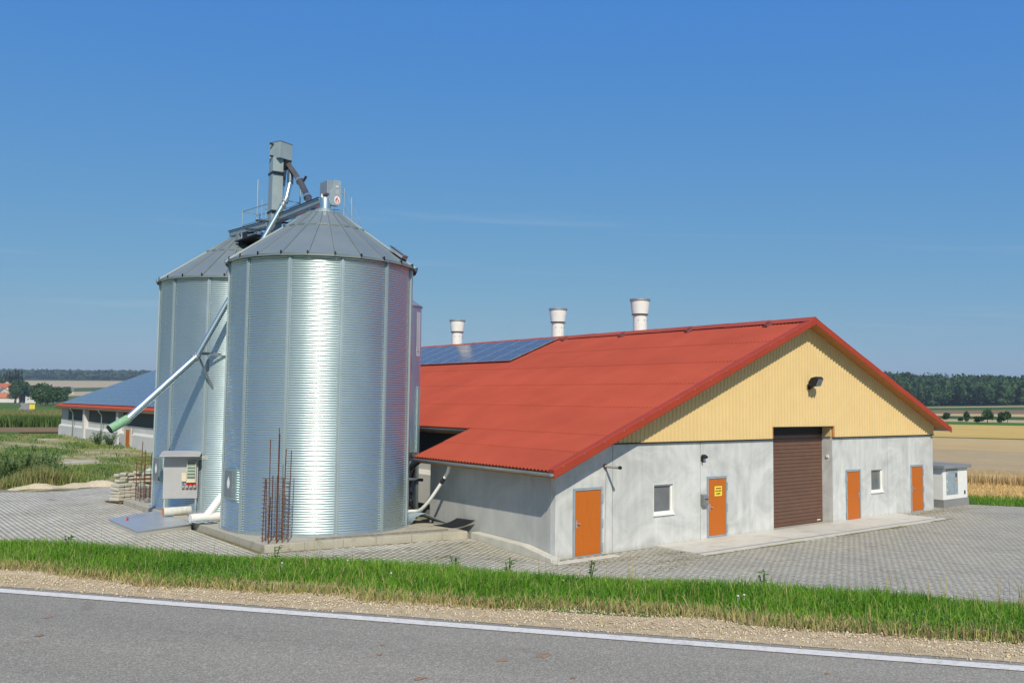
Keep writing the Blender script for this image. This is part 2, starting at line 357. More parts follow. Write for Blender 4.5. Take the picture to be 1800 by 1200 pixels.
def paver_mat(name='paving_stone', spread=1.):
    m, t, p = newmat(name); g = N(t,'ShaderNodeNewGeometry'); v = g.outputs['Position']
    oi = N(t,'ShaderNodeObjectInfo').outputs['Random'] if spread == 0 else g.outputs['Random Per Island']
    c = ramp(t, oi, [(0,(.415,.39,.315)),(.5,(.44,.415,.335)),(1,(.47,.445,.36))])
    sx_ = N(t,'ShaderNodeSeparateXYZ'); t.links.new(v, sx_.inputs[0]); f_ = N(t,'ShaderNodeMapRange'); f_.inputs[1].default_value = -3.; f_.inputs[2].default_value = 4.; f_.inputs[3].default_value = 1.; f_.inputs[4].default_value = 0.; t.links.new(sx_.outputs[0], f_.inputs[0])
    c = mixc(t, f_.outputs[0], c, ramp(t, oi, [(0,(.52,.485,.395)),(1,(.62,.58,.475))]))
    c = mixc(t, ramp(t, noise(t, v, .35, 6, .65), [(.45,0.),(.68,.6)]), c, (.34,.325,.28))
    c = mixc(t, ramp(t, noise(t, v, .9, 6, .7), [(.61,0.),(.72,.6)]), c, (.17,.145,.09))
    c = mixc(t, ramp(t, noise(t, v, 60, 3), [(.5,0.),(.75,.35)]), c, (.22,.21,.19))
    t.links.new(c, p.inputs['Base Color']); p.inputs['Roughness'].default_value = .85; p.inputs['Specular IOR Level'].default_value = .25
    bump(t, p, noise(t, v, 90, 2), .2, .004); return m
M['paver'] = paver_mat(); M['paver1'] = paver_mat('paving_stone_single', 0)

# ------------------------------------------------------------------ terrain
RD = Vector((.615, -.788, 0)).normalized(); RN = Vector((.788, .615, 0)).normalized(); RP = Vector((-14.07, -15.73, 0))   # road edge line
def st(x, y): return (x-RP.x)*RD.x + (y-RP.y)*RD.y, (x-RP.x)*RN.x + (y-RP.y)*RN.y
def lerp(v, xs, ys): return float(np.interp(v, xs, ys))
LD = ([0,40,90,160,300,500,900,1300,1600,2200,3000,4200], [0,0,.45,.2,-.1,-.6,-1.,3.,12,36,60,66])
RDp = ([0,60,250,330,500,700,820,950,1200,2500,4200], [0,0,0,.3,1.8,4.6,6.6,12,15,20,24])
def h(x, y):
    dx, dy = x-CAM.x, y-CAM.y; d = sqrt(dx*dx+dy*dy); a = math.degrees(atan2(dy, dx))
    w = min(1, max(0, (a-48)/14)); w = w*w*(3-2*w)
    if a < -60 or a > 170: w = 0
    z = (lerp(d, *RDp) + min(14, max(0, a-21))*1.15*min(1, max(0, (d-835)/130)))*(1-w) + lerp(d, *LD)*w
    if d > 380: z += 2.2*sin(x*.004+y*.0031)*min(1,(d-380)/600) + 2.5*sin(a*.35+1.)*min(1,(d-380)/900)
    return z
def yard_z(x, y):
    a = min(1, max(0, (y+.5)/4.)); b = min(1, max(0, (.6-x)/1.2)); return .20*a*b*a
# ground sheet: polar grid around the camera, pushed below the embankment and the yard
rad = np.concatenate([[0], np.geomspace(6, 4200, 62)]); na = 180
vs = []; fs = []
for i, r in enumerate(rad):
    for k in range(na):
        a = 2*pi*k/na; x = CAM.x + r*cos(a); y = CAM.y + r*sin(a); t_, s_ = st(x, y)
        z = h(x, y) - (.35 if r < 75 else .04)
        if s_ < 14 and r < 110: z -= .9
        vs.append((x, y, z))
for i in range(len(rad)-1):
    for k in range(na):
        k2 = (k+1) % na; fs.append((i*na+k, (i+1)*na+k, (i+1)*na+k2, i*na+k2))
me = fast_mesh('ground', vs, fs, 4, True); tag(link('ground', me, M['f_land']), kind='structure')

def drape(name, mat, uvfun, us, vs_, off, keep=None, zf=None):
    v = []; f = []; idx = {}
    zf = zf or h
    for i, u in enumerate(us):
        for j, w in enumerate(vs_):
            x, y = uvfun(u, w); v.append((x, y, zf(x, y)+off))
    n = len(vs_)
    for i in range(len(us)-1):
        for j in range(n-1):
            q = (i*n+j, (i+1)*n+j, (i+1)*n+j+1, i*n+j+1)
            if keep is None or all(keep(v[k][0], v[k][1]) for k in q): f.append(q)
    return tag(link(name, fast_mesh(name, v, f, 4, True), mat), kind='structure')

# road, line, shoulder and verge (the road runs on a low embankment)
def road_uv(t, s): p = RP + RD*t + RN*s; return p.x, p.y
T = np.linspace(-70, 70, 281)
ZR = 3.25
def bank_z(s):
    return lerp(s, [-30,-6.6,0,.55,2.2,3.4,12.3,13.5], [ZR+.0,ZR-.02,ZR,ZR-.03,ZR-.10,ZR-.42,.05,-.06])
def zroad(x, y): t, s = st(x, y); return bank_z(s)
drape('road', M['asphalt'], road_uv, np.linspace(-70,70,36), [-6.4,-4,-2,-.5,0,.19], .0, zf=zroad)
drape('road_edge_line', M['paint'], road_uv, np.linspace(-70,70,200), [-.065,.065], .005, zf=zroad)
def sh_uv(t, s): return road_uv(t, s)
drape('gravel_shoulder', M['gravel'], road_uv, T[::2], [.17,.25,.4,.55,.75,1.0,1.2], .003, zf=lambda x,y: zroad(x,y) + .014*sin(x*7+y*3)*sin(y*5.3)*min(1,max(0,(st(x,y)[1]-.22)/.25)))
drape('verge', M['soil'], road_uv, np.linspace(-70,70,80), [.8,1.4,2.2,3.,4.5,7,10,12.3,14.5], .0, zf=zroad)
drape('verge_far_side', M['soil'], road_uv, np.linspace(-70,70,40), [-40,-20,-10,-6.3], -.02, zf=zroad)

# yard base under the paving stones
def yard_keep(x, y):
    t, s = st(x, y); u = (x-CAM.x)*.878 + (y-CAM.y)*.479
    return s > 12 and u < 50.2 and (y < 31.5)
xs = np.arange(-22, 34.1, .5); ys = np.arange(-30, 32.1, .5)
drape('yard', M['joint'], lambda u, w: (u, w), xs, ys, .008, keep=lambda x,y: yard_keep(x,y) and not (x > 2.3 and y > .6), zf=yard_z)

# paving stones (double-T shape): 300 nearest are objects, the rest one mesh
L_, W_, A_, D_ = .21, .175, .017, .02
def stone_outline(g=.0055):
    hw = W_/2 - g; a = L_/2 - g; q = L_/4
    us_ = [-a, -q-D_, -q+D_, q-D_, q+D_, a]; ws = [hw+A_, hw+A_, hw-A_, hw-A_, hw+A_, hw+A_]
    return [(ws[k], us_[k]) for k in range(6)] + [(-ws[k], us_[k]) for k in reversed(range(6))]
OUT = np.array(stone_outline())
cent = []
ncx = int(50/W_)
for i in range(-int(16/W_), int(31/W_)):
    for j in range(-int(13/L_), int(31/L_)):
        x = i*W_; y = j*L_ + (L_/2 if i % 2 else 0)
        if not yard_keep(x-.2, y) or not yard_keep(x+.3, y+.2): continue
        t_, s_ = st(x, y)
        if s_ < 12.9: continue
        if x > -.1 and y > -.14: continue                               # barn
        if -7.4 < x < -.3 and y > 4.0 and y < 19.7 and not (y < 5.0-(x+7.2)*.156-.12): continue     # silo slab
        if x > -.52 and x < .1 and y > -.3: continue
        if 4.4 < x < 20.5 and y > -2.2: continue                         # apron
        if 24.4 < x < 27.5 and y > -.1: continue
        dx, dy = x-CAM.x, y-CAM.y; az_ = math.degrees(atan2(dy, dx))
        if not (8 < az_ < 92): continue
        if y > 27.6 + .8*sin(x*.9) : continue
        cent.append((x, y, sqrt(dx*dx+dy*dy)))
cent.sort(key=lambda c: c[2])
stv = [(p[0], p[1], .012) for p in OUT] + [(p[0]*1.03, p[1]*1.03, -.02) for p in OUT]
stf = [tuple(reversed(range(12)))] + [((k+1)%12, k, 12+k, 12+(k+1)%12) for k in range(12)]
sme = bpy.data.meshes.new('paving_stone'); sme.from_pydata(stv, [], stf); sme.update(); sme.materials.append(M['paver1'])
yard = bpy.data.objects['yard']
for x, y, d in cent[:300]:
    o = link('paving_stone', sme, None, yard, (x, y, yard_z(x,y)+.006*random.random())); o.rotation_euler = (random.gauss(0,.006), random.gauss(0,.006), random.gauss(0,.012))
rest = cent[300:]; n = len(rest)
cc = np.array([(x, y, yard_z(x,y)) for x,y,_ in rest]); cc[:,2] += rng.uniform(0,.006,n)
top = np.zeros((n,12,3)); ang = rng.normal(0,.012,n)
top[:,:,0] = OUT[None,:,0]*np.cos(ang)[:,None] - OUT[None,:,1]*np.sin(ang)[:,None]; top[:,:,1] = OUT[None,:,0]*np.sin(ang)[:,None] + OUT[None,:,1]*np.cos(ang)[:,None]
tx = rng.normal(0,.006,(n,1)); ty = rng.normal(0,.006,(n,1))
top[:,:,2] = .012 + top[:,:,0]*tx + top[:,:,1]*ty
bot = top.copy(); bot[:,:,2] -= .03
vv = np.concatenate([top, bot], 1) + cc[:,None,:]
# top split into 5 quads so that one uniform quad mesh holds everything
q = [(0,1,10,11),(1,2,9,10),(2,3,8,9),(3,4,7,8),(4,5,6,7)]; q = [tuple(reversed(a)) for a in q] if False else [(a,b,c,d) for a,b,c,d in q]
q = [tuple(reversed(a)) for a in q] + [((k+1)%12, k, 12+k, 12+(k+1)%12) for k in range(12)]
ff = (np.array(q)[None] + (np.arange(n)*24)[:,None,None]).reshape(-1,4)
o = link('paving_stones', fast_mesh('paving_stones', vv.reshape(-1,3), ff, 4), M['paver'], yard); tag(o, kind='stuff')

# fields to the right, beyond the barn
UX, UY = .878, .479
def fuv(u, v): return CAM.x + u*UX - v*UY, CAM.y + u*UY + v*UX
def bands(lst, vr, nv, keep=None, off=0.):
    for k, (u0, u1, mt, name) in enumerate(lst):
        nu = max(3, int((u1-u0)/12)+2)
        drape(name, M[mt], fuv, np.linspace(u0,u1,nu), np.linspace(vr[0],vr[1],nv), off+.02*(k%2), keep)
nb = lambda x, y: not (x < 26 and y < 95 and y > -40) and atan2(y-CAM.y, x-CAM.x) < .78
bands([(49.7,53,'f_land','grass_strip'),(53,62.5,'f_stubble','stubble_field')], (-70,120), 96, nb, .02)
def zwheat(x, y):
    u = (x-CAM.x)*UX + (y-CAM.y)*UY; return h(x,y) + min(1, max(0, (u-62.6)/.08))*min(1, max(0, (134.0-u)/.1))*(.62+.03*sin(x*1.1)*sin(y*.9))
drape('wheat_field', M['f_wheat2'], fuv, [62.6,62.68]+list(np.linspace(63,97,14)), np.linspace(-90,160,126), .02, nb, zwheat)
drape('wheat_field', M['f_wheat'], fuv, list(np.linspace(97,133.8,14))+[134.0], np.linspace(-90,160,126), .02, nb, zwheat)
bands([(134,155,'f_grass','grass_strip'),(155,262,'f_gold','stubble_field'),(262,300,'f_grass','grass_strip'),(300,345,'f_pale','stubble_field'),(345,400,'f_green','crop_field'),(400,450,'f_wheat','wheat_field'),(450,560,'f_brown','ploughed_field'),(560,700,'f_green','crop_field'),(700,850,'f_pale','stubble_field')], (-420,420), 60, nb, .05)
# gentle golden rise right of the barn and the fields to the left
LA = radians(79)
def luv(u, v): return CAM.x + u*cos(LA) - v*sin(LA), CAM.y + u*sin(LA) + v*cos(LA)
kb = lambda x, y: not (x > .3 and y < 92)
def lbands(lst, vr, nv, off):
    for k, (u0, u1, mt, name) in enumerate(lst):
        drape(name, M[mt], luv, np.linspace(u0,u1,max(3,int((u1-u0)/15)+2)), np.linspace(vr[0],vr[1],nv), off+.02*(k%2), kb)
lbands([(96,122,'f_grass','grass_strip'),(122,143,'f_brown','ploughed_field'),(143,262,'f_land','crop_field'),(262,420,'f_grass','meadow')], (-60,90), 76, .05)
lbands([(1180,1420,'f_land','meadow'),(1420,1600,'f_pale','stubble_field'),(1600,1760,'f_green','crop_field'),(1760,2250,'f_pale','stubble_field'),(2250,2500,'f_green','crop_field')], (-500,500), 40, .2)

# ------------------------------------------------------------------ barn
RX, RZ, SL = 13.1, 8.27, .40                       # ridge position, ridge height, roof slope
YN, YF = -.62, 83.6                                # near and far verge
EV, XE, XR = 1.9, -.62, 24.15                      # main eave, lean-to eave, right eave
def rz(x): return RZ - SL*abs(x-RX)
NL = Vector((-SL, 0, 1)).normalized(); NR = Vector((SL, 0, 1)).normalized()
barn = empty('barn', (13.1, 40, 0), 'long concrete livestock barn with red corrugated roof and yellow clad gable', 'barn')
WT = .22
def wall_cells(mb, x0, x1, z0, z1, y0, y1, holes):
    xs_ = sorted({x0, x1, *[a for hh in holes for a in hh[:2]]}); zs_ = sorted({z0, z1, *[a for hh in holes for a in hh[2:]]})
    for i in range(len(xs_)-1):
        for j in range(len(zs_)-1):
            cx_, cz_ = (xs_[i]+xs_[i+1])/2, (zs_[j]+zs_[j+1])/2
            if any(a < cx_ < b and c < cz_ < d for a,b,c,d in holes): continue
            mb.box(xs_[i], xs_[i+1], y0, y1, zs_[j], zs_[j+1])
DOORS = [(.74,1.98,.0,2.13),(7.17,8.27,.10,2.22),(16.14,17.26,.02,2.12),(21.5,22.62,.02,2.14)]
WINS = [(4.40,5.40,1.09,2.10),(18.11,19.11,1.11,2.09)]
CB = 3.53
G = .012
for (x0, x1) in ((2.46,6.82),(6.82,11.12),(15.15,19.49),(19.49,23.6)):
    mb = MB(); hs = [d for d in DOORS+WINS if x0 < d[0] < x1]
    wall_cells(mb, x0+G, x1-G, -.1, CB, 0, WT, hs); mb.build('wall_panel', M['concrete'], barn)
mb = MB(); d = DOORS[0]   # lean-to gable panel, top follows the roof
for (a, b) in ((0.004, d[0]), (d[0], d[1]), (d[1], 2.46-G)):
    zb = d[3] if a == d[0] else -.1
    mb.prism([(a,zb),(b,zb),(b,rz(b)-.14),(a,rz(a)-.14)], 0, WT, 'y')
mb.build('wall_panel', M['concrete'], barn)
mb = MB(); mb.box(2.46, 23.6, .012, WT-.02, -.1, 3.5) if False else None
# joint backing strips
mb = MB()
for x in (2.46, 6.82, 19.49): MB().box(x-.03, x+.03, .03, WT, -.1, CB-.01).build('joint_filler', M['plinth'], barn)
# lean-to side and back walls, right side wall, far gable
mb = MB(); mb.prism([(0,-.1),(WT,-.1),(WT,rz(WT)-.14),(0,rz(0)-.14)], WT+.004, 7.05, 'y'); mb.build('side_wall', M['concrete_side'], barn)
mb = MB(); mb.prism([(WT,-.1),(2.46,-.1),(2.46,rz(2.46)-.14),(WT,rz(WT)-.14)], 6.85, 7.05, 'y'); mb.build('back_wall', M['concrete'], barn)
mb = MB(); mb.box(23.4, 23.6, WT+.004, 83, -.1, rz(23.6)-.15); mb.build('side_wall', M['concrete_far'], barn)
mb = MB(); mb.prism([(2.5,-.1),(23.4,-.1),(23.4,rz(23.4)-.15),(13.1,RZ-.2),(2.5,rz(2.5)-.15)], 82.7, 83, 'y'); mb.build('far_gable', M['concrete_far'], barn)
# reveal walls of the gateway
mb = MB(); mb.box(10.96, 11.12-G, .001+WT, .62, -.1, 4.2); mb.build('gate_reveal', M['concrete'], barn); MB().box(15.15+G, 15.32, .001+WT, .62, -.1, 4.2).build('gate_reveal', M['concrete'], barn)
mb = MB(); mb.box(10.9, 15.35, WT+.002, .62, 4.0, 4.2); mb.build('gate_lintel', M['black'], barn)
mb = MB(); mb.box(15.10, 15.15+G, .03, .40, CB+.02, 4.0); mb.build('reveal_cladding', M['cladding'], barn)
mb = MB(); mb.box(15.115, 15.15+G-.001, .17, .27, 2.68, 2.78); mb.build('switch_box', M['white'], barn)
# gate: lamellae
gate = MB().box(11.1, 15.3, .50, .56, -.02, 4.0).build('garage_door', M['brown'], barn)
tag(gate, 'brown sectional garage door')
nz = 25; hz = 3.60/nz
slat = MB(); slat.prism([(.0,.006),(-.022,.016),(-.022,hz-.016),(.0,hz-.006)], 0, 4.12, 'x')
sm = bpy.data.meshes.new('slat'); sm.from_pydata(slat.v, [], slat.f); sm.update(); sm.materials.append(M['brown'])
for k in range(nz):
    o = link('slat', sm, None, gate, Vector((11.14,.50,.03+k*hz)) - ORG[gate.name])
MB().box(11.14, 15.26, .462, .499, 3.64, 3.99).build('header_shade', M['black'], gate)  # black strip above the slats paints the shadow under the lintel
MB().box(14.75, 14.98, .470, .4775, .10, .14).build('badge', M['white'], gate)

# doors
def door(i, x0, x1, z0, z1, hside):
    fr = .06; p = MB()
    p.box(x0+.005, x0+fr, -.03, .12, z0, z1-.004); p.box(x1-fr, x1-.005, -.03, .12, z0, z1-.004); p.box(x0+fr, x1-fr, -.035, .12, z1-fr, z1-.002); p.box(x0+fr, x1-fr, -.02, .12, z0-.01, z0+.04)
    # sheet lip on the wall face
    p.box(x0-.02, x0+.004, -.012, .0, z0, z1+.02); p.box(x1-.004, x1+.02, -.012, 0, z0, z1+.02); p.box(x0+.004, x1-.004, -.012, 0, z1, z1+.02)
    dr = MB().box(x0+fr+.004, x1-fr-.004, -.012, .04, z0+.045, z1-fr-.005).build('door', M['wood'], barn)
    tag(dr, ['orange wooden door at the lean-to corner','orange wooden door with a yellow notice','orange wooden door beside the brown garage door','orange wooden door at the far gable corner'][i])
    f = p.build('door_frame', M['bluegrey'], dr)
    hx = x0+fr+.08 if hside < 0 else x1-fr-.08
    hd = MB(); hd.box(hx-.025, hx+.025, -.022, -.012, z0+.92, z0+1.16); hd.tube((hx,-.022,z0+1.06),(hx,-.075,z0+1.06),.012,8); hd.tube((hx,-.07,z0+1.06),(hx-hside*.13,-.07,z0+1.055),.011,8)
    hd.build('door_handle', M['alu'], dr)
    xx = x1-.01 if hside < 0 else x0+.01
    for zz in (z0+.25, z0+1.0, z1-.35):
        hg = MB(); hg.tube((xx+.02*(-hside),-.035,zz-.09),(xx+.02*(-hside),-.035,zz+.09),.02,8)
        hg.box(xx-.045, xx+.045, -.046, -.036, zz-.13, zz+.13); hg.build('hinge', M['bluegrey'], dr)
    return dr
drs = [door(i, *DOORS[i], [-1,-1,1,-1][i]) for i in range(4)]
nb_ = MB().box(7.58, 7.99, -.018, -.0125, 1.53, 1.88).build('notice', M['yellow'], drs[1])
tag(nb_, 'yellow notice with three lines of black print')
lt = MB()
for zc, segs in ((1.80,[(-.13,-.07),(-.06,.0),(.012,.06),(.07,.14)]),(1.71,[(-.165,-.10),(-.085,-.03),(.0,.05),(.06,.11),(.12,.165)]),(1.61,[(-.12,-.05),(-.04,.03),(.04,.11)])):
    for a, b in segs: lt.box(7.785+a, 7.785+b, -.0195, -.0178, zc-.022, zc+.022)
lt.build('notice_print', M['black'], drs[1])
# windows
for i, (x0, x1, z0, z1) in enumerate(WINS):
    wn = MB().box(x0+.06, x1-.06, .115, .125, z0+.06, z1-.06).build('window', M['glass'], barn)
    p = MB(); f = .075
    p.box(x0, x0+f, .075, .16, z0, z1); p.box(x1-f, x1, .075, .16, z0, z1); p.box(x0+f, x1-f, .075, .16, z1-f, z1); p.box(x0+f, x1-f, .075, .16, z0, z0+f)
    p.build('window_frame', M['white'], wn)
    p = MB(); p.box(x1-.012, x1+.001, -.006, .075, z0, z1); p.box(x0-.001, x0+.012, -.006, .075, z0, z1); p.box(x0+.012, x1-.012, -.006, .075, z1-.012, z1+.001); p.build('window_reveal', M['white'], wn)
    p = MB(); p.prism([(-.05,z0-.055),(.075,z0-.055),(.075,z0+.02),(-.05,z0-.005)], x0-.02, x1+.02, 'x'); p.build('window_sill', M['white'], wn)

# yellow trapezoidal cladding, one object per sheet
pit = .2
def clad_sheet(x0, x1):
    v = []; f = []; x = x0; xs_ = []
    k0 = int(round(x0/pit)); 
    for k in range(k0, int(round(x1/pit))):
        b = k*pit; xs_ += [(b,0),(b+.085,0),(b+.115,1),(b+.17,1)]
    xs_.append((x1,0))
    seg = []
    for (xa, ha) in xs_:
        zb = 3.985 if 11.08 < xa < 15.22 else CB
        zt = rz(xa) - .10
        seg.append((xa, -.035-.038*ha, zb, max(zt, zb+.005)))
    for i, (xa, ya, zb, zt) in enumerate(seg):
        if i:
            xp, yp, zpb, zpt = seg[i-1]
            if zpb != zb: # step at the gateway
                zz = max(zpb, zb); b = len(v); v += [(xp,yp,zz),(xa,ya,zz),(xa,ya,zt),(xp,yp,zpt)]
            else:
                b = len(v); v += [(xp,yp,zpb),(xa,ya,zb),(xa,ya,zt),(xp,yp,zpt)]
            f.append((b,b+1,b+2,b+3))
    mb = MB(); mb.add(v, f); mb.build('cladding_sheet', M['cladding'], barn)
xcur = 2.6
xx = 2.4
while xx < 23.55:
    clad_sheet(xx, min(xx+1.0, 23.6)); xx += 1.0
MB().box(2.46,23.6,-.03,-.004,CB-.02,CB+.6).build('cladding_rail', M['black'], barn) if False else None
mb = MB(); mb.box(2.46, 11.13, -.075, -.002, CB-.045, CB-.005); mb.box(15.15, 23.62, -.075, -.002, CB-.045, CB-.005); mb.box(11.13, 15.17, -.075, .02, 3.95, 3.983); mb.build('drip_flashing', M['dark_metal'], barn)
mb = MB(); mb.prism([(2.6,CB),(11.1,CB),(11.1,4.02),(15.2,4.02),(15.2,CB),(23.55,CB),(23.55,rz(23.55)-.15),(13.1,RZ-.18),(2.6,rz(2.6)-.15)], -.02, .1, 'y'); mb.build('gable_backing', M['soffit'], barn)

# roof: deck, corrugated courses, ridge caps, verge trims
rf = MB()
th = .08
def deck(xa, xb, y0, y1):
    rf.add([(xa,y0,rz(xa)-.07),(xb,y0,rz(xb)-.07),(xb,y1,rz(xb)-.07),(xa,y1,rz(xa)-.07),(xa,y0,rz(xa)-.12),(xb,y0,rz(xb)-.12),(xb,y1,rz(xb)-.12),(xa,y1,rz(xa)-.12)],
           [(0,1,2,3),(7,6,5,4),(4,5,1,0),(5,6,2,1),(6,7,3,2),(7,4,0,3)])
deck(EV+.1, RX, YN+.1, YF-.05); deck(XE+.08, EV+.1, YN+.1, 7.15); deck(RX, XR-.05, YN+.1, YF-.05)
roof = rf.build('roof', M['soffit'], barn)
PITCH = .177
def course(xu, xl, y0, y1, seg=8, side=-1, thick=.009):
    ny = int(round((y1-y0)/PITCH*seg)); yy = np.linspace(y0, y1, ny+1); c = .029*np.cos(2*pi*(yy-y0)/PITCH)
    nv = np.array(NL if side < 0 else NR)
    def line(x, lift): 
        p = np.stack([np.full_like(yy, x), yy, np.full_like(yy, rz(x))], 1); return p + (c+lift)[:,None]*nv
    lu = line(xu, -.02); ll = line(xl, -.02+.016); lb = ll - nv*thick
    v = np.concatenate([lu, ll, lb]) - np.array(ORG[roof.name]); m_ = ny+1; i = np.arange(ny)
    if side < 0: q1 = np.stack([i, i+m_, i+m_+1, i+1], 1); q2 = np.stack([i+m_, i+2*m_, i+2*m_+1, i+m_+1], 1)
    else: q1 = np.stack([i+1, i+m_+1, i+m_, i], 1); q2 = np.stack([i+m_+1, i+2*m_+1, i+2*m_, i+m_], 1)
    # front edge keeps its own vertices so that it shades flat
    v = np.concatenate([v, v[m_:2*m_]]); q2 = np.where((q2 >= m_) & (q2 < 2*m_), q2+2*m_, q2)
    me = fast_mesh('roof_course', v, np.concatenate([q1,q2]), 4, True); o = link('roof_course', me, M['roof'], roof); ORG[o.name] = ORG[roof.name]; return o
rows = [12.95, 10.57, 8.45, 6.30, 4.15, EV]
for a, b in zip(rows[:-1], rows[1:]): course(a+.1 if a < 12 else a, b, YN, YF, 8)
course(EV+.1, .66, YN, 7.2); course(.76, XE, YN, 7.2)
rrow = [13.25, 15.6, 17.75, 19.9, 22.05, XR]
for a, b in zip(rrow[:-1], rrow[1:]): course(a-.1 if a > 14 else a, b, YN, YF, 4, 1)
# ridge caps
cap = MB(); w_ = .42
def capsec(l):
    return [Vector((-w_, 0, -SL*w_+l)), Vector((-.06,0,.0+l)), Vector((0,0,.03+l)), Vector((.06,0,.0+l)), Vector((w_,0,-SL*w_+l))]
capL = 2.12
A = capsec(.055); B = capsec(.040)
cv = [p+Vector((0,0,0)) for p in A] + [p+Vector((0,capL,0)) for p in B] + [p+Vector((0,0,-.025)) for p in A]
cf = [(i,i+1,6+i,5+i) for i in range(4)] + [(10+i,11+i,i+1,i) for i in range(4)]
cm = bpy.data.meshes.new('ridge_cap'); cm.from_pydata(cv, [], cf); cm.update(); cm.materials.append(M['roof'])
y = YN
while y < YF-1:
    link('ridge_cap', cm, None, roof, Vector((RX, y, RZ)) - ORG[roof.name]); y += 2.106
# vents below the ridge
vm = MB()
for k in range(5):
    a = pi*k/4
    vm.v += [(0, .17*cos(a), .11*sin(a)), (-.34, .13*cos(a), .05*sin(a)-.02)]
for k in range(4): vm.f.append((2*k, 2*k+1, 2*k+3, 2*k+2))
vm.f.append((1,9,7,5,3)); vm.f.append((0,2,4,6,8))
vme = bpy.data.meshes.new('ridge_vent'); vme.from_pydata(vm.v, [], vm.f); vme.update(); vme.materials.append(simple('vent_red_brown', (.14,.03,.02), rough=.6))
for k in range(12):
    y = 1.3 + 4.19*k; link('ridge_vent', vme, None, roof, Vector((RX-.36, y, rz(RX-.36)+.03)) - ORG[roof.name]).rotation_euler = (0, -atan2(SL,1), 0)
# verge trims on the near gable, several lengths with small overlaps
def trim(xa, xb, lift):
    mb = MB(); ya, yb = YN-.035-lift, YN+.24
    for x in (xa, xb):
        z = rz(x)
        mb.v += [(x, ya+.012, z-.235), (x, ya, z-.215), (x, ya, z+.020+lift), (x, ya+.03, z+.038+lift), (x, yb, z+.032+lift), (x, yb, z+.0)]
    mb.f += [(i, i+1, 7+i, 6+i) for i in range(5)]; mb.f += [(5,4,3,2,1,0), (6,7,8,9,10,11)]
    if xb < xa: mb.f = [tuple(reversed(q)) for q in mb.f]
    mb.build('verge_trim', M['trim'], roof)
nL, nRt = 7, 6
for k in range(nL):
    a = XE + (RX-XE)*k/nL; b = XE + (RX-XE)*(k+1)/nL; trim(a, min(b+.05, RX), .004 if k % 2 else 0)
for k in range(nRt):
    a = XR - (XR-RX)*k/nRt; b = XR - (XR-RX)*(k+1)/nRt; trim(max(b-.05, RX), a, .004 if k % 2 else 0)
sc = MB()
for k in range(16):
    x = XE+.35 + k*.86; sc.tube((x, YN-.04, rz(x)+.0), (x, YN-.052, rz(x)+.0), .018, 6)
sc.build('trim_screw', M['screw'], roof)
mb = MB(); mb.box(XE-.01, XE+.03, 7.12, 7.3, rz(XE)-.15, rz(XE)+.05)
# verge of the lean-to back edge
mb = MB()
mb.add([(XE,7.19,rz(XE)+.02),(EV+.0,7.19,rz(EV)+.02),(EV+.0,7.21,rz(EV)+.02),(XE,7.21,rz(XE)+.02),(XE,7.21,rz(XE)-.10),(EV,7.21,rz(EV)-.10)], [(0,1,2,3),(3,2,5,4)])
mb.build('verge_trim', M['trim'], roof)
# soffit strip under the right rake
# rafters and fascia at the eaves
mb = MB(); mb.box(EV+.06, EV+.10, 7.2, YF-.1, rz(EV)-.26, rz(EV)-.075); mb.build('fascia_board', M['soffit'], roof)
mb = MB(); mb.box(XE+.05, XE+.09, YN+.1, 7.15, rz(XE)-.22, rz(XE)-.06); mb.build('fascia_board', M['soffit'], roof)
# gutters (half round)
def gutter(x, z, y0, y1, r=.085):
    mb = MB(); n_ = 9; prof = [(x + r*cos(pi+pi*k/(n_-1)), z + r*sin(pi+pi*k/(n_-1))) for k in range(n_)]
    prof2 = [(x + (r-.012)*cos(2*pi-pi*k/(n_-1)), z + (r-.012)*sin(2*pi-pi*k/(n_-1))+.001) for k in range(n_)]
    mb.prism(prof+prof2, y0, y1, 'y'); mb.prism(prof, y0-.004, y0-.001, 'y'); return mb
gutter(XE-.075, rz(XE)-.075, YN-.02, 7.25).build('gutter', M['galv_dull'], roof, True, angle=40)
gutter(EV-.075, rz(EV)-.075, 7.3, YF).build('gutter', M['galv_dull'], roof, True, angle=40)
gutter(XR+.075, rz(XR)-.075, YN+.02, YF).build('gutter', M['galv_dull'], roof, True, angle=40)
# long side wall of the barn: plinth, thick lower wall with sloping ledge, parapet, netting band, pillars
mb = MB(); mb.prism([(2.20,.55),(2.6,.55),(2.6,2.32),(2.42,2.32),(2.42,1.92),(2.20,1.74)], 7.06, 82.7, 'y'); mb.build('lower_wall', M['concrete_far'], barn)
mb = MB(); mb.box(2.34, 2.6, 7.06, 82.7, -.3, .55); mb.build('plinth', M['plinth'], barn)
mb = MB(); mb.box(2.50, 2.53, 7.06, 79.5, 2.32, 3.75); mb.build('wind_netting', M['netting'], barn)
mb = MB(); mb.box(2.44, 2.62, 79.5, 82.7, 2.32, 3.75); mb.build('end_panel', M['grey_panel'], barn)
mb = MB(); mb.box(2.40, 2.49, 7.06, 79.5, 2.325, 2.42); mb.build('netting_rail', M['alu'], barn)
for y in (23.1, 35.1, 47.1, 59.1, 71.1):
    MB().box(2.06, 2.62, y-.32, y+.32, -.3, 3.72).build('pillar', M['concrete_far'], barn)
dr5 = MB().box(2.10, 2.16, 55.3, 56.3, .1, 2.15).build('door', M['wood'], barn); MB().box(2.08,2.10,56.05,56.15,1.1,1.2).build('door_handle', M['alu'], dr5)
MB().box(2.12, 2.19, 54.9, 56.9, .0, 2.3).build('door_frame', M['kerb'], dr5)
for y in (64.5, 75.8):
    mb = MB(); mb.path([(1.83,y,3.66),(1.85,y,3.5),(2.1,y,3.2),(2.13,y,3.1),(2.13,y,.1)], .06, 8); mb.build('downpipe', M['galv'], barn, True)
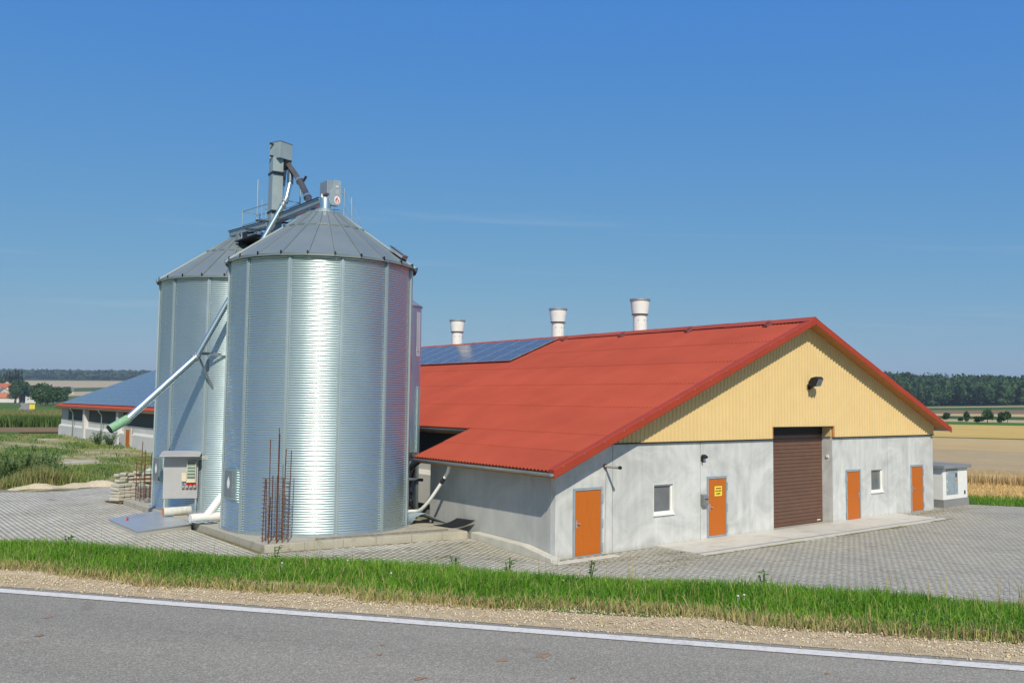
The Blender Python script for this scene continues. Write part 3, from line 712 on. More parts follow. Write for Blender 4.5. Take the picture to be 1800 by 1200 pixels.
# exhaust stacks behind the ridge
for y in (9.8, 16.0, 25.8):
    stck = MB().lathe([(.345,-.7),(.345,1.0),(.36,1.02)], 28, (14.0,y,8.2)).build('exhaust_stack', M['white'], barn, True, angle=35)
    MB().lathe([(.36,1.0),(.40,1.0),(.40,1.05),(.47,1.58),(.47,1.70),(.50,1.71),(.50,1.77),(.455,1.78),(.40,1.2)], 28, (14.0,y,8.2)).build('stack_collar', M['white'], stck, True, angle=35)
    mb = MB(); mb.lathe([(.402,1.0),(.412,1.0),(.412,1.045),(.402,1.045)], 28, (14.0,y,8.2)); mb.build('stack_band', M['dark_metal'], stck)
    mb = MB(); mb.lathe([(.5,1.705),(.513,1.705),(.513,1.79),(.5,1.79)], 28, (14.0,y,8.2)); mb.build('stack_rim', M['galv_dull'], stck)
    mb = MB()
    for a in (-100,-150,-60): mb.tube((14+.34*cos(radians(a)), y+.34*sin(radians(a)), 8.92), (14+.365*cos(radians(a)), y+.365*sin(radians(a)), 8.92), .02, 6)
    mb.build('stack_bolt', M['dark_metal'], stck)

# lights, letter box, pipe stub on the gable
fl = MB(); fl.prism([(-.16,5.58),(-.46,5.60),(-.60,5.90),(-.52,5.98),(-.30,5.93),(-.18,5.78)], 13.22, 13.66, 'x')
flo = fl.build('flood_light', M['black'], barn, bevel=.02); tag(flo, 'black flood light on the yellow gable')
g_ = MB(); g_.add([(13.26,-.485,5.60),(13.62,-.485,5.60),(13.62,-.618,5.885),(13.26,-.618,5.885)], [(0,1,2,3)]); g_.build('lamp_glass', M['glass'], flo)
g_ = MB(); g_.box(13.40,13.48,-.22,-.07,5.52,5.60); g_.box(13.36,13.52,-.10,-.07,5.45,5.66); g_.build('bracket', M['black'], flo)
ml = MB(); ml.obb((6.93,-.10,2.97),(.10,.075,.045), rx=.5); m_ = ml.build('wall_lamp', M['black'], barn, bevel=.01); tag(m_, 'small black motion light on the concrete gable')
g_ = MB(); g_.tube((6.86,0,2.85),(6.86,-.09,2.83),.035,8); g_.tube((6.86,-.07,2.83),(6.87,-.09,2.76),.03,8); g_.box(6.84,6.90,-.06,.0,2.80,2.98); g_.build('lamp_sensor', M['black'], m_)
bx_ = MB(); bx_.prism([(.0,1.24),(-.14,1.24),(-.17,1.50),(-.14,1.60),(0,1.64)], 6.83, 7.07, 'x'); b_ = bx_.build('letter_box', M['box_grey'], barn, bevel=.008); tag(b_, 'grey letter box beside the door with the notice')
MB().box(6.86,7.04,-.178,-.15,1.47,1.49).build('letter_slot', M['black'], b_); MB().tube((6.98,-.15,1.36),(6.98,-.172,1.36),.022,8).build('letter_lock', M['alu'], b_)
ps = MB().path([(2.10,.05,2.79),(2.10,-.70,2.79)], .045, 10).build('pipe_stub', M['grey_panel'], barn, True, angle=40)
MB().path([(2.10,.001,2.79),(2.10,-.05,2.79)], .075, 10).build('pipe_collar', M['rust'], ps)
MB().path([(2.10,-.66,2.79),(2.10,-.73,2.79)], .056, 10).build('pipe_cap', M['dark_metal'], ps)
cb_ = MB(); cb_.path([(2.16,-.012,2.75),(2.12,-.012,.9),(2.12,-.012,.05)], .012, 6); cb_.build('cable', M['grey_panel'], barn)

# ------------------------------------------------------------------ solar arrays on the barn roof
def solar(name, label, cols, rowsx, skip=None):
    root = empty(name, (rowsx[0][0], cols[0][0], rz(rowsx[0][0])+.1), label, 'solar array')
    tilt = -atan2(SL, 1); meshes = {}
    for ra, rb in rowsx:
        for ca, cb2 in cols:
            xc, yc = (ra+rb)/2, (ca+cb2)/2
            if skip and skip(xc, yc): continue
            lx = abs(rb-ra)*sqrt(1+SL*SL) - .02; ly = cb2-ca-.02; key = (round(lx,3), round(ly,3))
            if key not in meshes:
                a = MB().box(-lx/2+.02, lx/2-.02, -ly/2+.02, ly/2-.02, -.035, .0)
                pm = bpy.data.meshes.new('solar_panel'); pm.from_pydata([(x+.004,y+.004,z) for x,y,z in a.v], [], a.f); pm.update(); pm.materials.append(M['pv'])
                b = MB(); b.box(-lx/2, -lx/2+.022, -ly/2, ly/2, -.04, .004); b.box(lx/2-.022, lx/2, -ly/2, ly/2, -.04, .004)
                b.box(-lx/2+.022, lx/2-.022, -ly/2, -ly/2+.022, -.04, .004); b.box(-lx/2+.022, lx/2-.022, ly/2-.022, ly/2, -.04, .004)
                fm = bpy.data.meshes.new('panel_frame'); fm.from_pydata(b.v, [], b.f); fm.update(); fm.materials.append(M['alu'])
                meshes[key] = (pm, fm)
            pm, fm = meshes[key]
            o = link('solar_panel', pm, None, root, Vector((xc, yc, rz(xc)+.13)) - root.location); o.rotation_euler = (0, tilt, 0)
            link('panel_frame', fm, None, o)
    rl = MB()
    for ra, rb in rowsx:
        for f_ in (.25,.75):
            x = ra+(rb-ra)*f_; rl.box(x-.02, x+.02, cols[0][0]+.1, cols[-1][1]-.1, rz(x)+.03, rz(x)+.075)
    rl.build('mounting_rail', M['dark_metal'], root)
solar('solar_array', 'short array of four panel rows high on the red roof, beside the exhaust stacks', [(14.4+1.585*k, 14.4+1.585*(k+1)) for k in range(10)], [(12.62-.812*k, 12.62-.812*(k+1)) for k in range(4)])
def hid(x, y):
    az_ = math.degrees(atan2(y-CAM.y, x-CAM.x)); return az_ < 72.2
solar('solar_array', 'large solar array covering the far end of the barn roof down to the eave', [(46.+1.585*k, 46.+1.585*(k+1)) for k in range(23)], [(12.72-.866*k, 12.72-.866*(k+1)) for k in range(12)], hid)

# ------------------------------------------------------------------ apron, silo slab, kerb
ZP = .45
mb = MB(); mb.box(4.5, 20.3, -1.72, -.003, -.1, .055); mb.box(4.5, 20.5, -2.08, -1.86, -.1, .045)
ap = mb.build('apron', M['apron']); tag(ap, kind='structure')
mb = MB(); mb.box(4.5, 20.4, -1.855, -1.725, -.1, .04); tag(mb.build('drain_channel', M['galv_dull'], ap))
slab = [(-7.2,5.0),(-.47,3.95),(-.3,7.0),(-.3,19.6),(-7.5,19.45)]
mb = MB(); mb.prism(slab, -.3, ZP); sl = mb.build('silo_foundation_slab', M['pad'], bevel=.015); tag(sl, kind='structure')
mb = MB()
for k, f_ in enumerate((.18,.36,.52,.70,.86)):
    x = -7.2+6.73*f_; y = 5.0-1.05*f_; mb.obb((x,y-.002,.27),(.006,.012,.19), rz=-.155)
mb.build('form_joint', M['plinth'], sl)
# kerb beside the lean-to wall, falling towards the corner
kb_ = MB(); pr = [(3.94,.41),(1.2,.34),(-.25,.12),(-.25,-.1),(3.94,-.1)]
kb_.prism(pr, -.36, -.01, 'x'); tag(kb_.build('kerb', M['kerb'], bevel=.015), kind='structure')
mb = MB(); mb.box(-.42, 2.2, -.62, -.3, -.1, .03); tag(mb.build('kerb', M['kerb'], bevel=.01), kind='structure')

# ------------------------------------------------------------------ grain silos
SH = 9.18   # wall height
def wall_mesh(R, H, ang, pitch, amp, na_, sub, name):
    nrow = int(round(H/pitch)); zz = np.linspace(0, H, nrow*sub+1); rr = R + amp*np.cos(2*pi*zz/pitch)
    aa = np.linspace(-ang/2, ang/2, na_+1)
    v = np.stack([rr[:,None]*np.cos(aa)[None], rr[:,None]*np.sin(aa)[None], np.repeat(zz[:,None], na_+1, 1)], 2).reshape(-1,3)
    i, j = np.meshgrid(np.arange(len(zz)-1), np.arange(na_), indexing='ij'); b = i*(na_+1)+j
    f = np.stack([b, b+1, b+na_+2, b+na_+1], 2).reshape(-1,4)
    me = fast_mesh(name, v, f, 4, True); me.materials.append(M['galv']); return me
def bin_(name, label, c, R, a_post, a_rib, hatch_az):
    root = empty(name, (c[0], c[1], ZP), label, 'silo', 'corrugated grain silos on the concrete slab')
    wm = wall_mesh(R, SH, radians(30), .0807, .0135, 12, 8, 'wall_sheet')
    for k in range(12):
        o = link('wall_sheet', wm, None, root, (0,0,0)); o.rotation_euler = (0,0,radians(a_post+15+30*k))
    pm = MB()   # stiffener: hat profile with flange bolts
    pm.box(R-.005, R+.055, -.030, .030, .0, SH-.02); pm.box(R+.004, R+.018, -.075, -.0305, 0, SH-.02); pm.box(R+.004, R+.018, .0305, .075, 0, SH-.02)
    for q in range(int(SH/.0807)):
        for s_ in (-1,1): pm.box(R+.018, R+.030, s_*.052-.009, s_*.052+.009, q*.0807+.02, q*.0807+.038)
    me = bpy.data.meshes.new('stiffener'); me.from_pydata(pm.v, [], pm.f); me.update(); me.materials.append(M['galv_post'])
    for k in range(12):
        o = link('stiffener', me, None, root, (0,0,0)); o.rotation_euler = (0,0,radians(a_post+30*k))
    # roof: 24 radial panels, each with a raised rib on one side
    R0, R1, z0, z1 = R+.16, .60, SH-.06, SH+1.92; ha = radians(7.5); rb = .05
    def pt(r, a, dz=0): t_ = (R0-r)/(R0-R1); return (r*cos(a), r*sin(a), z0+(z1-z0)*t_+dz)
    mb = MB(); sec = [(-ha,.0),(-ha+radians(.55),.0),(-ha+radians(.75),rb),(-ha+radians(1.55),rb),(-ha+radians(1.75),.0),(ha,.0)]
    for r in (R0, 1.6, 1.5, R1):
        for a, dz in sec:
            w_ = R0/r if r > 1 else 2.6
            aa_ = -ha + (a+ha)*(w_ if dz or (-ha < a < 0) else 1); aa_ = min(aa_, ha)
            mb.v.append(pt(r, aa_, dz + (.0 if r > .7 else 0)))
    for i in range(3):
        for j in range(5): mb.f.append((i*6+j, i*6+j+1, i*6+6+j+1, i*6+6+j))
    # eave lip
    b = len(mb.v)
    for a in (-ha, ha): mb.v += [(R0*cos(a), R0*sin(a), z0), (R0*cos(a)+.0, R0*sin(a), z0-.07)]
    mb.f.append((b, b+1, b+3, b+2))
    rm = bpy.data.meshes.new('roof_panel'); rm.from_pydata(mb.v, [], mb.f); rm.update(); rm.materials.append(M['galv_roof'])
    cl = MB(); cl.box(R0-.08, R0+.010, -.026, .026, z0+.0, z0+.075); cl.box(R0-.02, R0+.020, -.012, .012, z0-.02, z0+.095)
    cme = bpy.data.meshes.new('rib_end_clip'); cme.from_pydata(cl.v, [], cl.f); cme.update(); cme.materials.append(M['dark_metal'])
    for k in range(24):
        o = link('roof_panel', rm, None, root, (0,0,0)); o.rotation_euler = (0,0,radians(a_rib+7.5+15*k))
        o = link('rib_end_clip', cme, None, root, (0,0,0)); o.rotation_euler = (0,0,radians(a_rib+.9+15*k))
    o3 = Vector((c[0], c[1], ZP))
    mb = MB(); mb.lathe([(.60,z1-.03),(.66,z1-.03),(.66,z1+.03),(.60,z1+.03)], 32, o3); mb.build('top_ring', M['galv'], root)
    mb = MB(); mb.lathe([(.60,z1),(.36,z1+.10),(.36,z1+.16),(.0,z1+.20)], 24, o3); mb.build('top_cap', M['galv_dull'], root)
    # purlin ring below the top: short angle pieces between the ribs
    mb = MB()
    for k in range(24):
        a = radians(a_rib+7.5+15*k); r = 1.55
        p0 = Vector(pt(r, a-.10, .03)) + o3; p1 = Vector(pt(r, a+.10, .03)) + o3; mb.beam(p0, p1, .035, .05)
    mb.build('roof_brace', M['galv_roof'], root)
    # inspection hatch in the wall with a white drop-shaped sticker
    a = radians(hatch_az); d = Vector((cos(a), sin(a), 0)); t_ = Vector((-sin(a), cos(a), 0))
    hp = o3 + d*(R+.02) + Vector((0,0,1.55))
    hb = MB(); hb.obb(hp, (.05,.36,.50), rz=a); hh = hb.build('hatch_frame', M['galv'], root)
    hb = MB(); hb.obb(hp + d*.06 - t_*.02, (.03,.28,.43), rz=a); hb.build('hatch_door', M['hatch_grey'], hh)
    hb = MB()
    for q in range(9): hb.obb(hp + d*.055 + t_*.325 + Vector((0,0,-.44+q*.11)), (.012,.015,.015), rz=a)
    hb.obb(hp + d*.09 + t_*-.26 , (.02,.05,.012), rz=a); hb.build('hatch_bolt', M['galv'], hh)
    base = hp + d*.0915; dv = []
    for q in range(16):
        f_ = 2*pi*q/16; yy = .09*sin(f_)*(1 if cos(f_) < 0 else (1-cos(f_)*.85)); zz = -.03 + .12*-cos(f_)*-1
        dv.append(base + t_*yy*1.2 + Vector((0,0,.06+.21*cos(f_))))
    hb = MB(); hb.add(dv, [tuple(range(16))]); hb.build('drop_sticker', M['white'], hh)
    # base angle
    mb = MB(); mb.lathe([(R+.012,.0),(R+.10,.0),(R+.10,.015),(R+.025,.02),(R+.025,.09),(R+.012,.09)], 72, o3); mb.build('base_angle', M['galv_dull'], root)
    return root
s1 = bin_('grain_silo', 'galvanised silo on the slab corner with rusty reinforcement cage in front', (-3.80,8.55), 3.23, -165.0, -155.6, 184)
s2 = bin_('grain_silo', 'galvanised silo carrying the grey socket board on its wall', (-4.02,15.78), 3.23, -163.2, -153.5, 184)
# details of the first silo: roof hatch near the eave, ladder beside the conveyor head
mb = MB(); p = Vector((-3.8,8.55,ZP)); a = radians(-54)
rr = 2.95; zz = SH-.06+(1.98)*(3.39-rr)/(3.39-.6)
mb.obb(p+Vector((rr*cos(a), rr*sin(a), zz+.14)), (.28,.22,.07), rz=a, ry=.6); mb.build('roof_hatch', M['galv_dull'], s1)
mb = MB(); mb.obb(p+Vector((rr*cos(a), rr*sin(a), zz+.21)), (.30,.24,.012), rz=a, ry=.6); mb.build('hatch_lid', M['dark_metal'], s1)
mb = MB(); la = radians(-38)
def rp_(r, a, dz): t_ = (3.39-r)/(3.39-.6); return p+Vector((r*cos(a), r*sin(a), SH-.06+1.98*t_+dz))
mb.tube((-3.06,8.52,11.62),(-3.06,8.52,12.62),.028,8); mb.tube((-2.94,8.10,11.35),(-2.96,8.12,12.22),.026,8)
mb.tube((-3.45,8.62,12.45),(-3.06,8.52,12.45),.02,6); mb.tube((-3.45,8.62,11.80),(-3.06,8.52,11.80),.02,6)
mb.tube((-3.06,8.52,12.55),(-2.72,7.78,11.20),.018,6); mb.tube((-3.06,8.52,11.95),(-2.80,7.9,11.15),.016,6)
mb.build('roof_handrail', M['galv'], s1)

# ------------------------------------------------------------------ bucket elevator with spouts
ex, ey = -4.08, 12.36
el = empty('bucket_elevator', (ex, ey, ZP), 'grey bucket elevator tower between the two large silos', 'elevator')
ra = radians(-6)
mb = MB(); mb.obb((ex-.02,ey+.02,7.4),(.21,.26,6.95), rz=ra); mb.build('shaft', M['head_paint'], el)
mb = MB()
for z in (2.,4.,6.,8.,10.4,12.2,13.75): mb.obb((ex-.02,ey,z),(.235,.33,.03), rz=ra)
mb.build('shaft_flange', M['dark_metal'], el)
mb = MB(); mb.obb((ex+.14,ey-.02,14.66),(.33,.30,.33), rz=radians(20)); mb.build('head', M['head_paint'], el, bevel=.02)
mb = MB(); mb.obb((ex+.14,ey-.02,14.995),(.345,.315,.012), rz=radians(20)); mb.obb((ex+.14,ey-.02,14.33),(.345,.315,.012), rz=radians(20)); mb.build('head_flange', M['galv'], el)
mb = MB(); mb.obb((ex-.24,ey-.05,14.90),(.10,.03,.03)); mb.obb((ex-.24,ey-.05,14.42),(.08,.03,.03)); mb.build('head_bolt', M['dark_metal'], el)
mb = MB(); hc = Vector((ex+.30,ey-.12,14.32))
mb.add([hc+Vector(q) for q in [(-.12,-.17,0),(.2,-.17,0),(.2,.2,0),(-.12,.2,0),(-.1,-.1,-.35),(.12,-.1,-.35),(.12,.1,-.35),(-.1,.1,-.35)]], [(0,1,5,4),(1,2,6,5),(2,3,7,6),(3,0,4,7),(4,5,6,7)])
mb.build('outlet_hopper', M['dark_metal'], el)
mb = MB(); mb.path([(-3.80,12.30,14.05),(-3.86,12.31,13.3)], .115, 12); mb.build('spout_collar', simple('dark_blue_grey', (.075,.115,.16), rough=.4, metal=.3), el, True, angle=40)
mb = MB(); mb.path([(-3.86,12.31,13.35),(-3.95,12.34,12.1),(-4.0,12.4,11.2)], .095, 12); mb.build('spout', M['galv'], el, True, angle=50)
mb = MB(); mb.path([(-3.66,11.98,13.98),(-3.76,11.78,13.3)], .125, 12); mb.build('spout_collar', bpy.data.materials['dark_blue_grey'], el, True, angle=40)
P0 = Vector((-3.74,11.80,13.4)); P1 = Vector((-3.97,11.62,12.62)); P2 = Vector((-6.87,12.71,6.37)); P3 = Vector((-9.35,12.41,4.02)); P4 = Vector((-9.93,12.26,3.70))
mb = MB(); mb.path([P0, P1], .105, 14); mb.path([P1-(P1-P0).normalized()*.05, P1.lerp(P2,.02), P2.lerp(P1,.012), P2], .105, 14); mb.path([P2, P2.lerp(P3,.03), P3], .135, 14); mb.build('truck_spout', M['galv'], el, True, angle=50)
mb = MB(); d_ = (P2-P1).normalized()
for q, r in ((P1+d_*.1,.135),(P1+d_*.28,.13),(P2-d_*.08,.15)): MB().path([q-d_*.035, q+d_*.035], r, 14).build('spout_clamp', M['galv_dull'], el)
d3 = (P3-P2).normalized(); MB().path([P3-d3*.1, P3+d3*.05], .155, 14).build('spout_clamp', M['galv_dull'], el); MB().path([P2+d3*.05, P2+d3*.12], .155, 14).build('spout_clamp', M['galv_dull'], el)
mb = MB(); mb.path([P3-d3*.05, P4], .16, 14, caps=False); mb.build('rubber_sleeve', M['green_sleeve'], el, True)
mb = MB(); mb.path([P4+d3*.001, P4+d3*.02], .148, 14); mb.path([P3,P4],.145,14,caps=False); mb.build('sleeve_inside', M['black'], el)
mb = MB(); mb.tube((-6.7,12.95,6.55),(-5.3,13.2,6.55),.03,6); mb.beam((-6.75,12.92,6.5),(-5.2,13.0,6.45),.06,.06); mb.beam((-6.72,12.95,6.4),(-5.9,13.3,5.0),.06,.06); mb.build('spout_bracket', M['galv_dull'], el)
# brown square chute from the head down to the near silo
mb = MB(); mb.path([(-3.72,12.05,14.12),(-3.66,11.5,13.62),(-3.58,11.21,13.29)], .13, 4); mb.path([(-3.58,11.25,13.33),(-3.62,10.45,12.55),(-3.68,9.66,11.8)], .125, 12)
mb.build('silo_chute', M['chute'], el, True, angle=40)
mb = MB(); mb.path([(-3.58,11.3,13.37),(-3.585,11.22,13.30)], .16, 12); mb.build('chute_clamp', M['galv'], el); mb = MB(); mb.path([(-3.62,10.49,12.59),(-3.622,10.42,12.52)], .16, 12); mb.build('chute_clamp', M['galv'], el)
mb = MB(); mb.tube((-3.52,11.1,13.3),(-3.44,11.0,13.50),.05,8); mb.build('chute_flap', M['dark_metal'], el)

# conveyors above the silos
def trough(root, p0, p1, w=.30, hgt=.30):
    p0 = Vector(p0); p1 = Vector(p1); d = (p1-p0).normalized(); up = Vector((0,0,1)); up = (up-d*up.dot(d)).normalized()
    mb = MB(); mb.beam(p0, p1, w, hgt*.55, up); mb.build('trough', M['galv_dull'], root)
    mb = MB(); mb.beam(p0+up*hgt*.42, p1+up*hgt*.42, w+.10, .03, up); mb.build('trough_cover', M['dark_metal'], root)
    mb = MB(); mb.beam(p0+up*hgt*.33, p1+up*hgt*.33, w+.06, .045, up); mb.beam(p0-up*hgt*.33, p1-up*hgt*.33, w*.7, .05, up); mb.build('trough_flange', M['galv'], root)
    return d, up
ca = empty('chain_conveyor', (-3.8,10.2,11.9), 'chain conveyor ending in a grey drive guard over the front silo', 'conveyor')
d_, u_ = trough(ca, (-3.80,8.75,12.06), (-4.10,12.05,11.86))
mb = MB(); mb.beam((-3.9,9.9,11.80),(-3.9,9.9,12.15),.04,.36,(0,1,0)); mb.beam((-3.98,10.9,11.72),(-3.98,10.9,12.1),.04,.36,(0,1,0)); mb.build('trough_bracket', M['galv'], ca)
mb = MB(); gx = -3.50; gy = 8.46
mb.add([Vector(q) for q in [(gx-.24,gy-.06,11.98),(gx-.10,gy-.06,11.90),(gx+.16,gy-.06,11.90),(gx+.28,gy-.06,12.02),(gx+.25,gy-.06,12.85),(gx-.05,gy-.06,12.85),(gx-.09,gy-.06,12.5),
        (gx-.24,gy+.14,11.98),(gx-.10,gy+.14,11.90),(gx+.16,gy+.14,11.90),(gx+.28,gy+.14,12.02),(gx+.25,gy+.14,12.85),(gx-.05,gy+.14,12.85),(gx-.09,gy+.14,12.5)]],
       [(0,1,2,3,4,5,6),tuple(reversed(range(7,14)))]+[((i+1)%7,i,7+i,7+(i+1)%7) for i in range(7)])
gd = mb.build('drive_guard', M['bluegrey'], ca, bevel=.012)
mb = MB(); mb.obb((gx-.02,gy+.42,12.60),(.20,.30,.24)); mb.build('motor_box', M['galv_dull'], ca, bevel=.01)
mb = MB(); mb.tube((gx-.2,gy+.55,12.0),(gx-.2,gy+.55,12.4),.05,8); mb.tube((gx-.12,gy+.2,12.15),(gx-.05,gy+.3,12.3),.06,8); mb.build('motor', M['white'], ca)
def flat(pts, y, name, mat, par): 
    m_ = MB(); m_.add([(q[0], y, q[1]) for q in pts], [tuple(range(len(pts)))]); return m_.build(name, mat, par)
ov = [(gx+.10+.115*cos(t_), 12.12+.15*sin(t_)) for t_ in np.linspace(0,2*pi,20,False)]
flat([(q[0], q[1]) for q in ov], gy-.0615, 'emblem_disc', M['white'], gd)
fl1 = [(gx+.10+a, 12.12+b) for a, b in [(0,-.125),(.06,-.08),(.07,-.01),(.045,.03),(.03,-.02),(.02,.05),(0,.13),(-.025,.07),(-.03,.03),(-.05,.05),(-.075,-.02),(-.06,-.08)]]
flat(fl1, gy-.063, 'emblem_flame', M['redp'], gd)
flat([(gx+.10+a, 12.12+b) for a, b in [(.0,-.11),(.035,-.07),(.02,-.01),(.0,.02),(-.015,-.03),(-.035,-.06)]], gy-.0645, 'emblem_flame_core', M['white'], gd)
flat([(gx+.03,12.60),(gx+.15,12.60),(gx+.15,12.635),(gx+.03,12.635)], gy-.062, 'guard_label', M['white'], gd)
flat([(gx+.03,12.34),(gx+.16,12.34),(gx+.16,12.50),(gx+.03,12.50)], gy-.062, 'guard_plate', M['grey_panel'], gd)
mb = MB(); mb.path([(-3.78,8.6,12.12),(-3.78,8.56,11.9),(-3.8,8.55,11.5)], .20, 14); mb.build('inlet_pipe', M['galv'], ca, True, angle=40)
cb2 = empty('chain_conveyor', (-4.3,14.3,11.7), 'chain conveyor reaching from the elevator over the rear silo', 'conveyor')
trough(cb2, (-4.08,13.0,11.80), (-4.50,15.85,11.75)); 
mb = MB(); mb.beam((-4.25,13.0,11.35),(-4.30,15.4,11.55),.26,.22); mb.build('lower_trough', M['galv_dull'], cb2)
mb = MB(); mb.beam((-4.4,15.2,11.25),(-4.4,15.2,11.72),.30,.30,(1,0,0)); mb.build('inlet_box', M['galv_dull'], cb2); mb = MB(); mb.obb((-4.28,14.6,11.6),(.16,.2,.16)); mb.build('drive_motor', M['dark_metal'], cb2)
# service platform with railing around the elevator
pf = empty('service_platform', (-4.1,13.4,11.3), 'narrow platform with pipe railing around the elevator tower', 'platform')
mb = MB(); mb.box(-4.75,-3.3,12.75,14.9,11.28,11.32); mb.beam((-4.75,12.7,11.85),(-3.15,12.0,11.80),.07,.07); mb.beam((-4.8,13.6,11.62),(-3.9,13.0,11.62),.07,.05); mb.beam((-3.9,12.0,11.65),(-2.9,11.6,11.60),.07,.07); mb.build('deck', M['dark_metal'], pf)
for q0, q1, r in (((-4.12,14.16,11.25),(-4.12,14.16,13.85),.035),((-4.48,14.83,11.3),(-4.48,14.83,12.62),.026),((-3.16,12.12,11.6),(-3.16,12.12,13.45),.03),((-3.7,14.9,11.3),(-3.7,14.9,12.6),.026),((-4.05,13.4,11.3),(-4.05,13.4,12.6),.024),((-3.98,14.0,11.3),(-3.98,14.0,13.0),.022)):
    MB().tube(q0, q1, r, 8).build('railing_post', M['galv'], pf)
for z in (12.58, 11.98):
    mb = MB(); mb.path([(-4.05,12.75,z+.1),(-4.48,14.83,z),(-3.7,14.9,z),(-3.2,12.9,z+.05),(-3.16,12.12,z+.1),(-3.75,12.1,z+.1)], .018, 6); mb.build('railing_bar', M['galv_dull'], pf)

# ------------------------------------------------------------------ slim feed silo on legs
fc = (.62, 10.98); r3 = 1.13
fs_ = empty('feed_silo', (fc[0], fc[1], .2), 'slim corrugated feed silo on legs beside the barn eave', 'silo')
wm = wall_mesh(r3, 5.93, 2*pi/6, .0807, .0095, 14, 8, 'wall_sheet')
for k in range(6):
    o = link('wall_sheet', wm, None, fs_, (0,0,2.55)); o.rotation_euler = (0,0,radians(20+60*k))
mb = MB(); c3 = (fc[0], fc[1], 0)
mb.lathe([(r3+.04,8.66),(r3+.04,8.72),(.35,9.25),(.35,9.38),(.0,9.42)], 36, c3); mb.build('silo_roof', M['galv_dull'], fs_)
mb = MB(); mb.lathe([(r3-.02,2.76),(.22,1.35),(.22,1.15)], 36, c3); mb.build('hopper', M['galv_dull'], fs_, True)
for k in range(4):
    a = radians(-58+90*k); q = Vector((fc[0]+r3*cos(a), fc[1]+r3*sin(a), 0)); d = Vector((cos(a), sin(a), 0))
    MB().beam(q+d*.05+Vector((0,0,.1)), q+d*.05+Vector((0,0,5.4)), .11, .11).build('leg', M['galv'], fs_)
    a2 = radians(-58+90*(k+1)); q2 = Vector((fc[0]+r3*cos(a2), fc[1]+r3*sin(a2), 0))
    mb = MB(); mb.beam(q+Vector((0,0,.5)), q2+Vector((0,0,2.2)), .07, .07); mb.beam(q2+Vector((0,0,.5)), q+Vector((0,0,2.2)), .07, .07); mb.beam(q+Vector((0,0,2.45)), q2+Vector((0,0,2.45)), .08, .08); mb.build('brace', M['dark_metal'], fs_)
# white lettered strip running down the wall
mb = MB(); a0 = radians(-57)
for j in range(2):
    pass
for q in range(22):
    z0_ = 6.65+q*.082; 
    if q in (2,3): continue
    mb.add([(fc[0]+(r3+.013)*cos(a0+da), fc[1]+(r3+.013)*sin(a0+da), z) for da, z in ((-.16,z0_),(.10,z0_),(.10,z0_+.062),(-.16,z0_+.062))], [(0,1,2,3)])
for da0, da1, z0_, z1_ in ((-.16,-.10,6.81,6.97),(.03,.10,6.81,6.97),(-.06,0.,6.85,6.92)):
    mb.add([(fc[0]+(r3+.0135)*cos(a0+da), fc[1]+(r3+.0135)*sin(a0+da), z) for da, z in ((da0,z0_),(da1,z0_),(da1,z1_),(da0,z1_))], [(0,1,2,3)])
mb.build('white_lettering', M['white'], fs_)

# ------------------------------------------------------------------ yard clutter
# stainless pit cover
pc = empty('pit_cover', (-8.3,12.6,.15), 'large flat stainless steel pit cover lying on the paving', 'cover')
q_ = [(-9.44,10.12),(-7.42,10.95),(-7.30,15.2),(-9.44,13.75)]
MB().prism(q_, .15, .40).build('cover_box', galv_mat('stainless_side', (.55,.55,.53), (.62,.62,.60), (.4,.5), .5), pc)
tp = MB().prism([(-9.47,10.08),(-7.39,10.92),(-7.27,15.24),(-9.47,13.79)], .40, .425).build('cover_sheet', galv_mat('brushed_stainless', (.48,.51,.53), (.55,.58,.60), (.36,.46), .55), pc)
MB().path([(-9.1,12.9,.43),(-9.05,12.89,.48),(-9.04,12.88,.55)], [.03,.035,.02], 8).build('red_plug', M['redp'], pc)
# plastic pipes on the slab
mb = MB(); mb.path([(-7.72,13.22,ZP+.16),(-6.72,13.22,ZP+.16)], .155, 18, caps=False); mb.path([(-7.72,13.22,ZP+.16),(-6.72,13.22,ZP+.16)], .15, 18)
o = single(mb, 'drain_pipe', M['white_dirty'], 'grey white plastic pipe lying on the slab by the socket board', 'pipe', True, angle=50)
MB().path([(-7.726,13.22,ZP+.16),(-7.70,13.22,ZP+.16)], .151, 18).build('pipe_end', M['orange_end'], o)
mb = MB(); mb.path([(-7.52,10.80,ZP+.17),(-6.2,10.85,ZP+.17)], .155, 18); mb.path([(-6.95,10.82,ZP+.18),(-6.35,11.0,ZP+.85)], .15, 16)
single(mb, 'branch_pipe', M['white'], 'white plastic branch pipe at the foot of the front silo', 'pipe', True, angle=50)
mb = MB(); mb.add([(-7.6,10.5,ZP+.03),(-7.0,10.2,ZP+.02),(-6.7,10.35,ZP+.03),(-6.75,10.6,ZP+.02),(-7.5,10.95,ZP+.02)], [(0,1,2,3,4)])
for k in range(6): mb.obb((-7.45+k*.13,10.55-.03*k,ZP+.05),(.07,.12,.02), rz=random.random()*3, rx=random.uniform(-.3,.3), ry=random.uniform(-.3,.3))
single(mb, 'metal_offcut', M['bluegrey'], 'crumpled blue grey sheet metal offcuts under the white branch pipe', 'scrap')
mb = MB(); mb.box(-6.95,-6.75,12.75,12.9,ZP,ZP+.11); single(mb, 'concrete_block', M['plinth'], 'small grey concrete block beside the lying pipe', 'block', bevel=.01)
# timber lying on the slab edge
mb = MB(); mb.beam((-5.5,5.05,ZP+.025),(-.95,4.45,ZP+.03),.09,.05); single(mb, 'timber_batten', M['timber'], 'long thin timber batten lying along the slab edge', 'timber')

